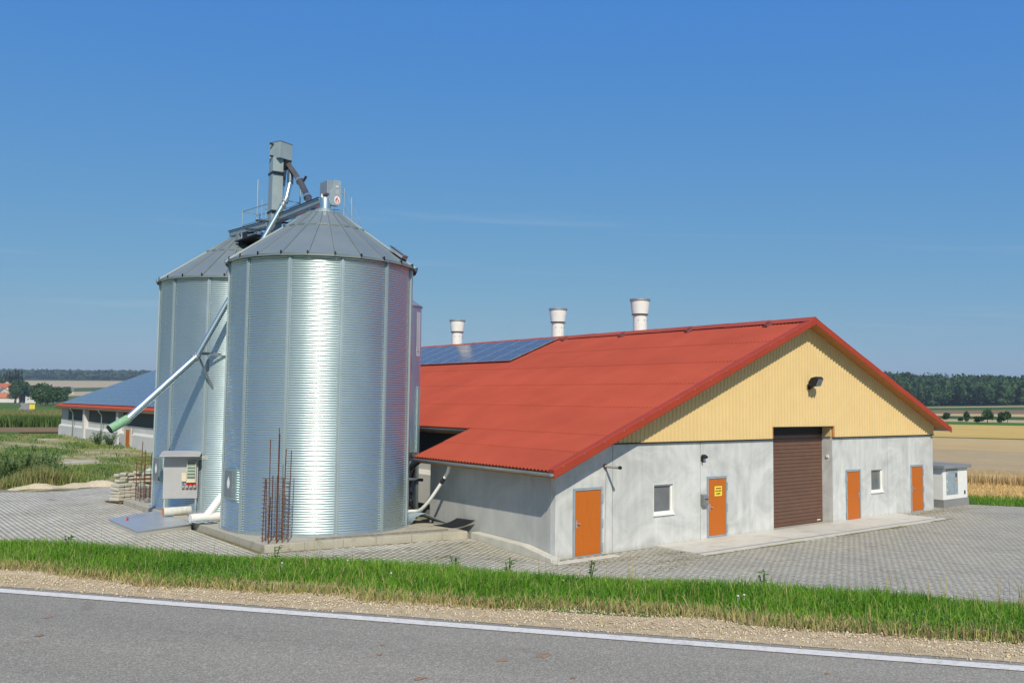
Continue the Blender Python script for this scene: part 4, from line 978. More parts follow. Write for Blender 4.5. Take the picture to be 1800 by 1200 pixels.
# rusty reinforcement cages
def cage(x, y, hs, w, stir_h, label, n_st):
    root = empty('rebar_cage', (x, y, ZP), label, 'rebar cage', 'rusty reinforcement cages on the slab')
    for k, (dx, dy, hh) in enumerate(hs):
        MB().tube((x+dx*w, y+dy*w, ZP-.02), (x+dx*w+random.uniform(-.03,.05), y+dy*w+random.uniform(-.02,.02), ZP+hh), .016, 6).build('bar', M['rust'], root)
    for k in range(n_st):
        z = ZP+.1+stir_h*k/n_st; m_ = MB(); c = [(x-w*.5,y-w*.5,z),(x+w*.5,y-w*.5,z+.01),(x+w*.5,y+w*.5,z),(x-w*.5,y+w*.5,z+.01)]
        for a, b in zip(c, c[1:]+c[:1]): m_.tube(a, b, .007, 5)
        m_.build('stirrup', M['rust'], root)
cage(-6.72,5.42, [(-.52,-.5,3.15),(-.1,-.5,.0+3.5),(.0,-.3,3.3),(.2,-.5,2.85),(.52,-.45,2.8),(-.25,.5,1.9),(.05,.5,2.0),(.3,.5,2.0),(.5,.3,1.9),(-.5,.3,1.9),(-.4,-.2,1.4),(.12,.0,1.5)], .62, 1.95, 'rusty reinforcement cage standing on the slab corner before the front silo', 15)
cage(-6.80,18.75, [(-.5,-.5,2.5),(-.2,-.5,2.15),(.15,-.5,1.95),(.4,-.5,2.1),(.55,-.4,3.0),(-.5,.5,1.6),(.0,.5,1.5),(.5,.5,1.6)], .62, 1.9, 'rusty reinforcement cage standing behind the paver stack at the rear silo', 12)
# galvanised mesh basket / pallets with concrete stones
pk = empty('paver_stack', (-6.6,20.9,.15), 'leftover grey paving stones stacked on wooden pallets', 'paver stack')
def stone_box(c, hx, hy, hz_, rzz=0): return MB().obb(c, (hx,hy,hz_), rz=rzz, rx=random.uniform(-.05,.05), ry=random.uniform(-.05,.05))
pl = MB()
for dx in (-.5,0,.5): pl.obb((-7.15+dx*.8,20.6,.22),(.05,.6,.05), rz=.35)
for dy in (-.5,-.25,0,.25,.5): pl.obb((-7.15-dy*.34,20.6+dy*.94,.29),(.6,.07,.012), rz=.35)
pl.build('pallet', M['pallet_wood'], pk)
pl = MB(); pl.box(-6.75,-5.35,20.6,21.8,1.02,1.06); 
for x in (-6.7,-6.05,-5.4): pl.box(x-.05,x+.05,20.6,21.8,.92,1.02)
pl.build('pallet', M['pallet_wood'], pk)
for r in range(5):         # sagging bags of stones at the left
    for k in range(3):
        stone_box((-7.5+.27*k+random.uniform(-.03,.03), 20.45+.12*k, .38+.15*r), .16, .30, .07, .35+random.uniform(-.1,.1)).build('paver', M['paver1'], pk, bevel=.03)
for r in range(5):         # block inside the wire mesh
    for k in range(6):
        stone_box((-6.62+.235*k, 20.62, .24+.145*r), .108, .12, .066, random.uniform(-.03,.03)).build('paver', M['concrete_side'], pk, bevel=.008)
for r in range(4):
    for k in range(7):
        stone_box((-6.9+.235*k, 20.75+.1*(r%2), 1.10+.085*r), .108, .13, .038, random.uniform(-.12,.12)).build('paver', M['paver1'], pk, bevel=.008)
for x, y, z, a in ((-7.4,20.5,1.18,.4),(-7.3,20.55,1.30,.2),(-7.45,20.5,1.42,.5),(-7.2,20.6,1.46,.9),(-7.0,20.7,1.42,.2),(-6.6,20.7,1.50,.7),(-6.2,20.7,1.49,1.2)):
    stone_box((x,y,z), .17, .14, .05, a).build('paver', M['paver1'], pk, bevel=.01)
ms = MB()
for k in range(10): ms.tube((-6.80+.16*k,20.46,.16),(-6.80+.16*k,20.46,1.0),.008,5)
for k in range(7): ms.tube((-6.82,20.455,.18+.13*k),(-5.3,20.455,.18+.13*k),.008,5)
ms.build('wire_mesh', M['dark_metal'], pk)
# mint green tank behind
tk = MB(); tk.lathe([(.0,1.42),(.35,1.36),(.62,1.15),(.75,.8),(.78,.3),(.78,.0)], 28, (-5.15,22.9,.15))
o = single(tk, 'fibreglass_tank', M['mint'], 'pale mint green fibreglass tank half hidden behind the rear silo', 'tank', True)
mb = MB()
for k in range(8): 
    a = 2*pi*k/8; mb.path([(-5.15+r*cos(a), 22.9+r*sin(a), z+.16) for r, z in ((.79,.1),(.79,.4),(.76,.8),(.64,1.15))], .02, 5)
mb.build('tank_rib', M['mint'], o)
# stones left at the pad corner
for x, y, r, l in ((-6.9,18.0,.13,'loose stone lying beside the rear silo wall'),(-6.62,18.15,.11,'small loose stone between cage and rear silo')):
    single(MB().obb((x,y,ZP+r*.6),(r,r*.8,r*.6),rz=.5), 'loose_stone', M['plinth'], l, 'stone', bevel=.03)

# white hose at the lean-to wall and corrugated scrap
mb = MB(); hp = []
for k in range(13):
    f_ = k/12; hp.append((-.42-.42*f_-.1*sin(pi*f_), 5.30+1.30*f_, 2.32-1.45*(1-(1-f_)**1.7) ))
mb.path([(-.42,5.2,2.62),(-.42,5.22,2.5)]+hp+[(-1.0,6.9,.84)], .06, 12)
hs_ = single(mb, 'white_hose', M['white'], 'thick white plastic hose hanging from the lean-to eave', 'hose', True, angle=60)
MB().path([hp[1], hp[2]], .066, 12).build('hose_clamp', M['dark_metal'], hs_)
def corr_sheet(name, label, o0, ux, uy, n_, lx, ly, bendf, mat):
    v = []; f = []; nu = n_*4
    for i in range(nu+1):
        for j in range(9):
            a = i/nu; b = j/8; z = .012*cos(2*pi*i/4) + bendf(a, b); p = Vector(o0) + Vector(ux)*a*lx + Vector(uy)*b*ly + Vector((0,0,z)); v.append(p)
    for i in range(nu):
        for j in range(8): f.append((i*9+j, (i+1)*9+j, (i+1)*9+j+1, i*9+j+1))
    m_ = MB(); m_.add(v, f); o = single(m_, name, mat, label, 'metal sheet', True); md = o.modifiers.new('thick','SOLIDIFY'); md.thickness = .004; return o
corr_sheet('corrugated_offcut', 'blue grey corrugated sheet leaning folded between silo and lean-to wall', (-1.25,6.3,ZP+.02), (.0,1,0), (.85,-.45,0), 14, 1.0, 1.35, lambda a,b: .42*(1-abs(b-.35)/.65)*(1 if b>.35 else 1)*(b>0)*.9 , M['bluegrey'])
corr_sheet('corrugated_offcut', 'curled dark corrugated sheet lying against the lean-to wall', (-.55,4.85,ZP+.02), (-.2,1,0), (.5,-.85,0), 12, .85, .95, lambda a,b: .30*b*b, M['dark_metal'])
# machinery below the feed silo
mc = empty('feed_auger', (-.2,9.6,.2), 'dark auger motor and pipes under the slim feed silo', 'auger')
MB().path([(.62,10.98,1.2),(.3,10.2,1.6),(1.2,8.2,3.1)], .08, 10).build('auger_tube', M['dark_metal'], mc, True, angle=40)
MB().obb((-.1,9.3,.75),(.25,.35,.3)).build('motor', M['dark_metal'], mc, bevel=.03); MB().obb((-.35,8.4,.62),(.2,.3,.17)).build('gearbox', M['black'], mc, bevel=.03)
MB().path([(-.6,8.0,2.55),(-.62,8.1,2.1),(-.3,8.3,1.85),(.4,8.2,1.8)], .06, 10).build('bent_pipe', M['galv_dull'], mc, True)

# socket board with canopy at the rear silo
cbx = Vector((-6.97,13.69,0)); ba = radians(-115.); bn = Vector((cos(ba), sin(ba), 0)); bt = Vector((-sin(ba), cos(ba), 0))
cp = empty('socket_board', (-6.97,13.69,ZP), 'grey electric board with canopy and red sockets before the rear silo', 'switchboard')
def bp(u, n_, z): return cbx + bt*u + bn*n_ + Vector((0,0,z))
def bbox(u0, u1, n0, n1, z0, z1): return MB().obb(bp((u0+u1)/2,(n0+n1)/2,(z0+z1)/2), ((n1-n0)/2,(u1-u0)/2,(z1-z0)/2), rz=ba)
bbox(-.62,.62,0,.04,1.02,2.68).build('board', M['grey_panel'], cp)
cnp = MB(); cnp.add([bp(-.72,-.25,2.80),bp(.72,-.25,2.80),bp(.72,.50,2.66),bp(-.72,.50,2.66),bp(-.72,-.25,2.76),bp(.72,-.25,2.76),bp(.72,.50,2.62),bp(-.72,.50,2.62)], [(3,2,1,0),(4,5,6,7),(0,1,5,4),(1,2,6,5),(2,3,7,6),(3,0,4,7)]); cnp.build('canopy', M['grey_panel'], cp)
bw = bbox(.22,.56,.04,.16,1.62,2.42).build('fuse_box', M['ivory'], cp, bevel=.01)
bbox(.25,.53,.16,.172,1.78,2.40).build('fuse_window', M['glass'], bw)
for k in range(4): bbox(.26,.52,.172,.182,1.84+k*.12,1.91+k*.12).build('fuse_row', simple('pale_green_fuse', (.35,.48,.36), rough=.4) if k == 0 else bpy.data.materials['pale_green_fuse'], bw)
bbox(.04,.21,.04,.12,1.66,1.98).build('switch_box', M['ivory'], cp, bevel=.01)
for k, (u, mm) in enumerate(((.10,'bluep'),(.24,'redp'),(.38,'redp'),(.52,'redp'))):
    s_ = MB().path([bp(u,.04,1.54),bp(u,.16,1.47)], .05 if k == 0 else .062, 10).build('socket', M[mm], cp); MB().path([bp(u,.155,1.475),bp(u,.17,1.465)], .056, 10).build('socket_lid', M['white_dirty'], s_)
for u in (-.56,.56): bbox(u-.03,u+.03,-.06,0,ZP,1.02).build('leg', M['galv'], cp)
mb = MB(); mb.path([bp(.62,.02,2.56), bp(1.3,-.1,2.62), (-5.2,11.6,2.78)], .02, 6); mb.path([bp(.62,.02,2.50), bp(1.3,-.1,2.52), (-5.2,11.6,2.66)], .02, 6); mb.build('cable_conduit', M['white_dirty'], cp)
# transformer cabinet
tf = empty('transformer_cabinet', (26,1.2,0), 'white transformer cabinet with grey door at the barn corner', 'cabinet')
MB().box(24.66,27.14,.06,2.34,.38,1.86).build('body', M['white'], tf, bevel=.01); MB().box(24.62,27.18,.02,2.38,-.1,.38).build('plinth', M['plinth'], tf)
MB().box(24.50,27.30,-.10,2.50,1.862,2.02).build('roof_slab', M['plinth'], tf, bevel=.015); MB().box(24.66,27.14,.055,.065,.38,.6)
dd = MB().box(24.98,26.10,.03,.058,.62,1.84).build('door', M['bluegrey'], tf); MB().box(25.70,25.72,.026,.0295,.62,1.84).build('door_gap', M['plinth'], dd); MB().box(25.86,25.96,.012,.029,1.42,1.62).build('vent', M['dark_metal'], dd); MB().box(25.85,25.99,.02,.029,1.24,1.34).build('warning_plate', M['orange_end'], dd)
mb = MB()
for z in (.85,1.25,1.65): mb.tube((24.99,.02,z-.06),(24.99,.02,z+.06),.02,6)
mb.build('hinge', M['white_dirty'], dd); MB().box(26.78,26.90,.04,.059,.56,.74).build('vent', M['dark_metal'], tf)

# pale crushed-stone heap at the end of the paving
v = []; f = []
nx_, ny_ = 60, 12
for i in range(nx_):
    for j in range(ny_):
        x = -10.6 + 6.0*i/(nx_-1); y = 27.9 + 2.0*j/(ny_-1) ; e = sin(pi*j/(ny_-1))*sin(pi*i/(nx_-1))**.5
        v.append((x, y + .25*sin(i*.21), .08 + e*(.36+.10*sin(i*.17)+.05*sin(i*.43+1)) + random.uniform(-.025,.025)*e))
for i in range(nx_-1):
    for j in range(ny_-1): f.append((i*ny_+j, (i+1)*ny_+j, (i+1)*ny_+j+1, i*ny_+j+1))
m_ = MB(); m_.add(v, f); tag(m_.build('crushed_stone', M['sand'], None, True), 'low heap of pale crushed stone along the weedy edge of the paving', kind='stuff')

# ------------------------------------------------------------------ vegetation
def frustum(x, y, m0=-4, m1=4):
    a = math.degrees(atan2(y-CAM.y, x-CAM.x)); return 21.8-m1 < a < 82+m1
def blades(name, pts, hmin, hmax, wid, mat, lean=.35, parent=None, label=None, seg2=True):
    pts = np.asarray(pts); n = len(pts); hh = rng.uniform(hmin, hmax, n) if np.isscalar(hmin) else hmin + (hmax-hmin)*rng.random(n)
    a = rng.uniform(0, 2*pi, n); la = rng.uniform(0, 2*pi, n); ln = np.abs(rng.normal(0, lean, n))*hh
    w = wid*rng.uniform(.6,1.3,n); dx, dy = np.cos(a)*w, np.sin(a)*w; lx, ly = np.cos(la)*ln, np.sin(la)*ln
    v = np.zeros((n,5,3)); P = pts
    v[:,0] = P + np.stack([-dx,-dy,0*dx],1); v[:,1] = P + np.stack([dx,dy,0*dx],1)
    mid = P + np.stack([lx*.35, ly*.35, hh*.58],1); v[:,2] = mid + np.stack([dx*.75,dy*.75,0*dx],1); v[:,3] = mid - np.stack([dx*.75,dy*.75,0*dx],1)
    v[:,4] = P + np.stack([lx, ly, hh*np.clip(1-.35*(ln/hh)**2,.3,1)],1)
    t = np.array([(0,1,2),(0,2,3),(3,2,4)]); f = (t[None] + (np.arange(n)*5)[:,None,None]).reshape(-1,3)
    o = link(name, fast_mesh(name, v.reshape(-1,3), f, 3), mat, parent); return tag(o, label, 'grass' if label else None, kind='stuff')
def strip_pts(n, t0, t1, s0, s1, edge=None, cl=None):
    t = rng.uniform(t0, t1, n); s = rng.uniform(s0, s1, n)
    if edge is not None: k = s > edge(t); t, s = t[k], s[k]
    P = np.array([RP.x, RP.y])[None] + t[:,None]*np.array(RD.xy)[None] + s[:,None]*np.array(RN.xy)[None]
    z = np.interp(s, [-30,-6.6,0,.55,2.2,3.4,12.3,13.5], [ZR,ZR-.02,ZR,ZR-.03,ZR-.10,ZR-.42,.05,-.06])
    return np.column_stack([P, z]), t, s
# grass edge is wavy
edge = lambda t: .76 + .10*np.sin(t*.9+.5) + .07*np.sin(t*2.3) + .04*np.sin(t*6.1)
P_, t_, s_ = strip_pts(260000, -16, 14, .5, 3.5, lambda t: edge(t)+.08)
keep = rng.random(len(P_)) < np.clip(.35 + .8*(s_-edge(t_)), .3, 1)*(1 - .25*(np.sin(t_*3.1)*np.sin(s_*4+t_) > .6)); P_, t_, s_ = P_[keep], t_[keep], s_[keep]
hm = .060 + .035*np.clip(s_-edge(t_), 0, 1) + .022*np.sin(t_*1.7+s_*2) + .012*np.sin(t_*4.3-s_*5)
blades('verge_grass', P_, hm*.6, hm*1.6, .0040, M['grass'], .9, label='lush green verge grass between gravel shoulder and yard')
P_, t_, s_ = strip_pts(80000, -16, 14, .4, 1.4, lambda t: edge(t)-.05)
k = rng.random(len(P_)) < np.exp(-((s_-edge(t_)-.10)/.20)**2); P_ = P_[k]
blades('dry_verge_grass', P_, .03, .115, .0038, M['drygrass'], .85, label='straw coloured dry grass fringe along the gravel shoulder')
P_, t_, s_ = strip_pts(46000, -45, 45, 3.7, 12.0)
blades('bank_grass', P_, .10, .28, .012, M['grass'], .4, label='rough grass on the slope down to the yard')
P_, t_, s_ = strip_pts(26000, -45, 45, .7, 3.2); k = (t_ < -15) | (t_ > 13)
blades('verge_grass', P_[k], .10, .2, .010, M['grass'], .4, label='thinner verge grass farther along the road')
P_, t_, s_ = strip_pts(26000, -14, 12, .16, .85); k = (rng.random(len(P_)) < .06*(np.sin(t_*5.1)+np.sin(t_*13)>.9)); 
blades('gravel_tufts', P_[k], .02, .07, .004, M['drygrass'], .7, label='tiny grass tufts scattered in the gravel shoulder')
# tall thin flowering grasses on the crest
P_, t_, s_ = strip_pts(900, -14, 12, 1.9, 3.0); k = rng.random(len(P_)) < (.25+.6*(t_ > 3))
blades('tall_grass_stems', P_[k], .18, .42, .0035, M['drygrass'], .18, label='tall thin grass stems sticking out of the verge')
# leafy weeds on the crest, each its own plant
def weed(name, x, y, z, hgt, nleaf, label, mat=None, ls=.05, group=None):
    root = empty(name, (x,y,z), label, 'plant', group)
    m_ = MB(); st_ = []
    for k in range(3):
        tip = (x+random.uniform(-.12,.12)*hgt*2, y+random.uniform(-.12,.12)*hgt*2, z+hgt*random.uniform(.75,1)); m_.path([(x,y,z),((x+tip[0])/2,(y+tip[1])/2,z+hgt*.5),tip], .006 if hgt < 1 else .012, 5); st_.append(tip)
    m_.build('stem', M['weedleaf'], root)
    lv = []; lf = []
    for k in range(nleaf):
        tip = random.choice(st_); f_ = random.uniform(.25,1); c = Vector((x+(tip[0]-x)*f_, y+(tip[1]-y)*f_, z+(tip[2]-z)*f_)); a = random.uniform(0,2*pi); d = Vector((cos(a), sin(a), random.uniform(-.2,.5))).normalized(); w = Vector((-sin(a), cos(a), 0)); l = ls*random.uniform(.7,1.4)
        b = len(lv); lv += [c, c+d*l*.5+w*l*.22, c+d*l-Vector((0,0,l*.2)), c+d*l*.5-w*l*.22]; lf += [(b,b+1,b+2,b+3)]
    m_ = MB(); m_.add(lv, lf); m_.build('leaves', mat or M['weedleaf'], root); return root
def on_bank(t, s): p = RP+RD*t+RN*s; return p.x, p.y, bank_z(s)
for t, s, hh, l in ((-3.35,2.75,.24,'leafy dark weed rising from the verge below the cage'),(-1.25,2.7,.26,'twin stemmed weed on the verge before the paving wedge'),(.15,2.6,.27,'bushy weed on the verge before the lean-to corner'),(-5.9,2.6,.22,'thin weed on the verge before the pit cover'),(1.8,2.6,.26,'small weed on the verge before the garage apron'),(-.65,2.5,.24,'low weed on the verge near the kerb end')):
    weed('verge_weed', *on_bank(t, s), hh, 26, l, None, .06)
for t, s, l in ((1.55,1.45,'white clover flower head in the verge grass'),(1.60,1.52,'white clover flower head in the verge grass'),(-2.2,2.1,'white clover flower head in the verge grass'),(-2.7,1.7,'white clover flower head in the verge grass'),(-1.5,1.5,'white clover flower head in the verge grass'),(.7,2.3,'white clover flower head in the verge grass'),(2.9,2.2,'white clover flower head in the verge grass'),(3.3,2.1,'white clover flower head in the verge grass')):
    x, y, z = on_bank(t, s); m_ = MB(); m_.lathe([(.0,-.010),(.009,-.005),(.011,0),(.008,.007),(0,.010)], 8, (x,y,z+.10)); m_.tube((x,y,z),(x,y,z+.095),.0015,4); single(m_, 'clover_flower', M['flower'], l, 'flower', True, 'clover flowers in the verge')
P_, t_, s_ = strip_pts(30000, -15, 13, .9, 3.2); k = (np.sin(t_*1.9+s_*1.3)+np.sin(t_*.7-s_*2.9+2)) > .75; P_ = P_[k]; P_[:,2] += rng.uniform(.035,.085,len(P_))
n = len(P_); a_ = rng.uniform(0,2*pi,n); l_ = rng.uniform(.008,.018,n); tl_ = rng.uniform(-.3,.6,n)
d_ = np.stack([np.cos(a_), np.sin(a_), tl_],1)*l_[:,None]; e_ = np.stack([-np.sin(a_), np.cos(a_), np.zeros(n)],1)*l_[:,None]*.6
V = np.stack([P_-d_, P_+e_, P_+d_, P_-e_],1)
tag(link('verge_clover', fast_mesh('verge_clover', V.reshape(-1,3), np.arange(n*4).reshape(-1,4), 4), M['weedleaf']), 'patches of low clover leaves in the verge grass', 'clover', kind='stuff')
P_, t_, s_ = strip_pts(5000, -15, 13, .95, 3.2)
blades('dead_stalks', P_, .07, .2, .0028, M['drygrass'], .6, label='dead straw stalks lying in the green verge grass')
# gravel pebbles
P_, t_, s_ = strip_pts(70000, -15, 13, .10, 1.15); k = s_ < edge(t_)+.12*rng.random(len(s_)); P_, s_ = P_[k], s_[k]
k = rng.random(len(P_)) < np.clip((s_-.05)*2.2,.12,1); P_ = P_[k]; n = len(P_)
oc = np.array([(1,0,0),(-1,0,0),(0,1,0),(0,-1,0),(0,0,1),(0,0,-1)],float); of = np.array([(0,2,4),(2,1,4),(1,3,4),(3,0,4),(2,0,5),(1,2,5),(3,1,5),(0,3,5)])
sz = .0032 + .008*rng.random(n)**3 + .004*(rng.random(n) < .04)
V = oc[None]*sz[:,None,None]*rng.uniform(.6,1.4,(n,6,1)); ang = rng.uniform(0,2*pi,n); ca_, sa_ = np.cos(ang)[:,None], np.sin(ang)[:,None]
V = np.stack([V[:,:,0]*ca_-V[:,:,1]*sa_, V[:,:,0]*sa_+V[:,:,1]*ca_, V[:,:,2]*.7],2) + P_[:,None,:] + np.array([0,0,.006])
tag(link('pebbles', fast_mesh('pebbles', V.reshape(-1,3), (of[None]+(np.arange(n)*6)[:,None,None]).reshape(-1,3), 3), M['pebble']), 'pale crushed limestone pebbles of the road shoulder', 'gravel', kind='stuff')
def crumbs(name, label, P, smin, smax, mat, flat_=.35):
    P = np.asarray(P); n = len(P); sz = rng.uniform(smin, smax, n)
    V = oc[None]*sz[:,None,None]*rng.uniform(.5,1.5,(n,6,1)); a_ = rng.uniform(0,2*pi,n); c_, s__ = np.cos(a_)[:,None], np.sin(a_)[:,None]
    V = np.stack([V[:,:,0]*c_-V[:,:,1]*s__, V[:,:,0]*s__+V[:,:,1]*c_, V[:,:,2]*flat_],2) + P[:,None,:]
    tag(link(name, fast_mesh(name, V.reshape(-1,3), (of[None]+(np.arange(n)*6)[:,None,None]).reshape(-1,3), 3), mat), label, 'dirt', kind='stuff')
M['moss'] = island('moss_and_dirt', [(0,(.12,.10,.045)),(.5,(.18,.15,.075)),(.85,(.13,.15,.04)),(1,(.27,.23,.14))], rough=.95, trans=0, spec=.1)
pm_ = []
for k in range(9000):
    x = random.uniform(4.3,21); y = -2.10-abs(random.gauss(0,.07))*(1+2*max(0,sin(x*.9)*sin(x*.37+1)))
    if random.random() < max(0, .25+.75*sin(x*1.3)*sin(x*.41+.6)): pm_.append((x,y,.012))
for cx_, cy_, rx_, ry_, n_ in ((1.4,-1.05,1.0,.16,700),(3.2,-2.1,.9,.18,900),(4.0,-1.2,.5,.2,450),(2.0,-2.9,1.1,.2,600),(.2,-.9,.5,.15,300),(24.0,-.6,1.6,.25,900),(21.8,-.5,1.0,.15,500),(-2.6,2.0,.5,.12,250),(-1.3,.8,.25,.5,300),(-10.5,19,.8,.3,300),(-9,17,.5,.3,200)):
    for k in range(n_):
        x = random.gauss(cx_, rx_); y = random.gauss(cy_, ry_)
        if y < -.02 or x < -.5: pm_.append((x, y, yard_z(x,y)+.012))
for k in range(2600):
    f_ = random.random(); x = -7.25+6.7*f_; y = 5.0-1.05*f_-.03-abs(random.gauss(0,.05)); pm_.append((x,y,yard_z(x,y)+.012)) if sin(f_*31)+sin(f_*13) > -.2 else None
for k in range(1500):
    y = random.uniform(5,10); pm_.append((-7.25-abs(random.gauss(0,.05))-.02*(y-5)/14,y,yard_z(-7.3,y)+.012))
crumbs('swept_dirt', 'patches of moss and swept dirt on the paving and along its edges', pm_, .012, .032, M['moss'])
# dried mud clods and leaves on the road
mud = simple('dried_mud', (.34,.22,.13), (.22,.14,.085), scale=60, rough=.95)
for t, s, r in ((.35,-.55,.085),(.12,-.72,.06),(-.72,-.62,.03),(-.66,-.82,.03),(-.25,-1.2,.05),(2.05,-.45,.035),(2.4,-.62,.03),(1.75,-.75,.04),(1.55,-.85,.035),(-3.3,-.62,.05),(-3.0,-1.05,.05),(2.9,-1.3,.07),(1.6,-1.35,.09),(1.1,-.95,.05),(.6,-.95,.03),(3.6,-.8,.04)):
    p = RP+RD*t+RN*s; m_ = MB(); vv_ = []
    for k in range(9):
        a = 2*pi*k/9; q = r*random.uniform(.35,.95); vv_.append((p.x+q*cos(a)*1.0, p.y+q*sin(a)*.7, ZR+.001))
    vv_ += [(p.x+(x-p.x)*.55+random.uniform(-.2,.2)*r, p.y+(y-p.y)*.55, ZR+.001+r*random.uniform(.03,.12)) for x, y, z in vv_]
    m_.add(vv_, [(k,(k+1)%9,9+(k+1)%9,9+k) for k in range(9)]+[tuple(range(9,18))]); single(m_, 'mud_clod', mud, 'flat brown clod of dried mud on the asphalt', 'mud clod', True, 'mud clods on the road')

# weedy rough ground left of the barn
def rough_z(x, y): return h(x,y)-.12*min(1,max(0,(y-84)/10))+(.08+.10*sin(x*.9)*sin(y*.6)+.25*min(1,max(0,(y-29)/6)))*(1-min(1,max(0,(y-80)/14)))
drape('rough_ground', simple('rough_earth', (.46,.39,.24), (.17,.19,.06), scale=.45, rough=1, bmp=.6, bscale=9, spec=.1), lambda u,w: (u,w), np.linspace(-30,2.15,40), np.linspace(27.5,98,60), .04, zf=lambda x,y: rough_z(x,y)-.03)
pts = []; hts = []
while len(pts) < 42000:
    y = 29.2+62*random.random()**1.5; x = random.uniform(-13-(y-29)*.02, 2.0)
    if not frustum(x,y,-6,3): continue
    d_ = sin(x*.8+2)*sin(y*.35+x*.3)
    near = max(0, 1-abs(x+9)/4)
    if random.random() > .30+.4*d_+.5*near: continue
    pts.append((x,y,rough_z(x,y))); hts.append(.12+.16*max(0,d_)+.62*near*max(0,1-(y-29)/24))
hts = np.array(hts)
blades('meadow_grass', pts, hts*.6, hts*1.4, .016, M['weedgrass'], .35, label='tall dry meadow grass and weeds left of the barn')
pts2 = [(x,y,z) for x,y,z in pts if sin(x*1.7+y*.4)*sin(y*.9) > .25][:9000]
blades('green_weeds', pts2, .12, .34, .03, M['weedleaf'], .6, label='low green weeds spreading over the rough ground')
wl = [(-10.4,31.2,1.9,'tall dark nettle clump beside the crushed stone heap'),(-9.4,32.0,2.1,'broad leafy weed bush behind the crushed stone heap'),(-8.1,33.0,1.9,'round pale green elder bush in the rough grass'),(-10.7,34.4,1.8,'bushy weed at the paving edge among dry grass'),(-9.0,30.8,1.1,'low weed bush at the foot of the crushed stone heap'),(-7.8,31.6,1.0,'small weed bush between heap and barn'),(1.2,57.5,1.2,'green weed clump at the foot of the barn pillar'),(.9,60.2,1.3,'reddish weed bush before the barn downpipe')]
for x, y, hh, l in wl:
    z = rough_z(x,y); root = empty('weed_bush', (x,y,z), l, 'bush')
    m_ = MB(); lv = []; lf = []
    for k in range(24):
        a = random.uniform(0,2*pi); rr_ = random.uniform(.1,1.05)*(hh/1.5); tip = Vector((x+rr_*cos(a), y+rr_*sin(a), z+hh*random.uniform(.55,1.0))); m_.path([(x+.2*rr_*cos(a),y+.2*rr_*sin(a),z),tip], .012, 4)
        for q in range(26):
            f_ = random.uniform(.15,1); c = Vector((x,y,z)).lerp(tip,f_) + Vector((random.gauss(0,.06),random.gauss(0,.06),random.gauss(0,.05))); b_ = random.uniform(0,2*pi); d = Vector((cos(b_),sin(b_),random.uniform(-.5,.5))).normalized(); w = Vector((-sin(b_),cos(b_),.1)); s__ = random.uniform(.07,.16)
            b = len(lv); lv += [c, c+d*s__+w*s__*.35, c+d*s__*1.9, c+d*s__-w*s__*.35]; lf.append((b,b+1,b+2,b+3))
    m_.build('stem', M['weedleaf'], root); m2 = MB(); m2.add(lv, lf); m2.build('leaves', M['weedleaf'] , root)
m_ = MB(); m_.obb((-4.6,41,.55),(1.3,.25,.12),rz=.5); single(m_, 'concrete_beam', M['kerb'], 'pale concrete beam lying in the weeds before the barn', 'beam')
tr = empty('young_tree', (-2.9,97,h(-2.9,97)), 'thin young tree with a stake beyond the weeds', 'tree')
MB().path([(-2.9,97,.3),(-2.85,97,2.2),(-2.8,97,4.0)], [.06,.05,.02], 6).build('trunk', M['trunk'], tr)
m_ = MB(); 
for k in range(160):
    c = Vector((-2.85+random.gauss(0,.5), 97+random.gauss(0,.5), 3.9+random.gauss(0,.55))); d = Vector((random.gauss(0,1),random.gauss(0,1),random.gauss(0,1))).normalized(); w = d.orthogonal().normalized(); b = len(m_.v); m_.v += [tuple(c-d*.12), tuple(c+w*.08), tuple(c+d*.12), tuple(c-w*.08)]; m_.f.append((b,b+1,b+2,b+3))
m_.build('crown', M['leaf'], tr)

# grass at the field edge on the right, straw and wheat
def fpts(n, u0, u1, v0, v1, z=0):
    u = rng.uniform(u0,u1,n); v = rng.uniform(v0,v1,n); x = CAM.x+u*UX-v*UY; y = CAM.y+u*UY+v*UX; k = ~((x < 26.2) & (y > -1)); k &= ~((x < 27.4) & (y > -.3) & (y < 2.6))
    return np.column_stack([x, y, np.full(n, z)])[k]
blades('field_edge_grass', fpts(9000,49.5,53.5,-14,8,.03), .10,.30,.014, M['grass'], .4, label='green grass along the edge of the stubble field')
blades('straw_stubble', fpts(16000,52.5,62.5,-16,12,.03), .08,.26,.012, M['straw'], .9, label='loose straw and stubble before the standing wheat')
blades('standing_wheat', fpts(30000,62.2,66,-17,14,.03), .62,.85,.014, M['wheatstalk'], .16, label='front edge of the standing ripe wheat')
# maize strip on the left
def lpts(n, u0, u1, v0, v1):
    u = rng.uniform(u0,u1,n); v = rng.uniform(v0,v1,n); x = CAM.x+u*cos(LA)-v*sin(LA); y = CAM.y+u*sin(LA)+v*cos(LA); k = ~((x > 1) & (y < 92)); x, y = x[k], y[k]
    return np.column_stack([x, y, [h(a,b) for a, b in zip(x,y)]])
blades('maize', lpts(9000,143,152,-12,20), 1.2,2.0,.07, M['maize'], .25, label='front rows of a green maize field')
blades('maize', lpts(12000,151,235,-12,20), 1.3,1.9,.10, M['tassel'], .25, label='yellow green maize tassels across the field')

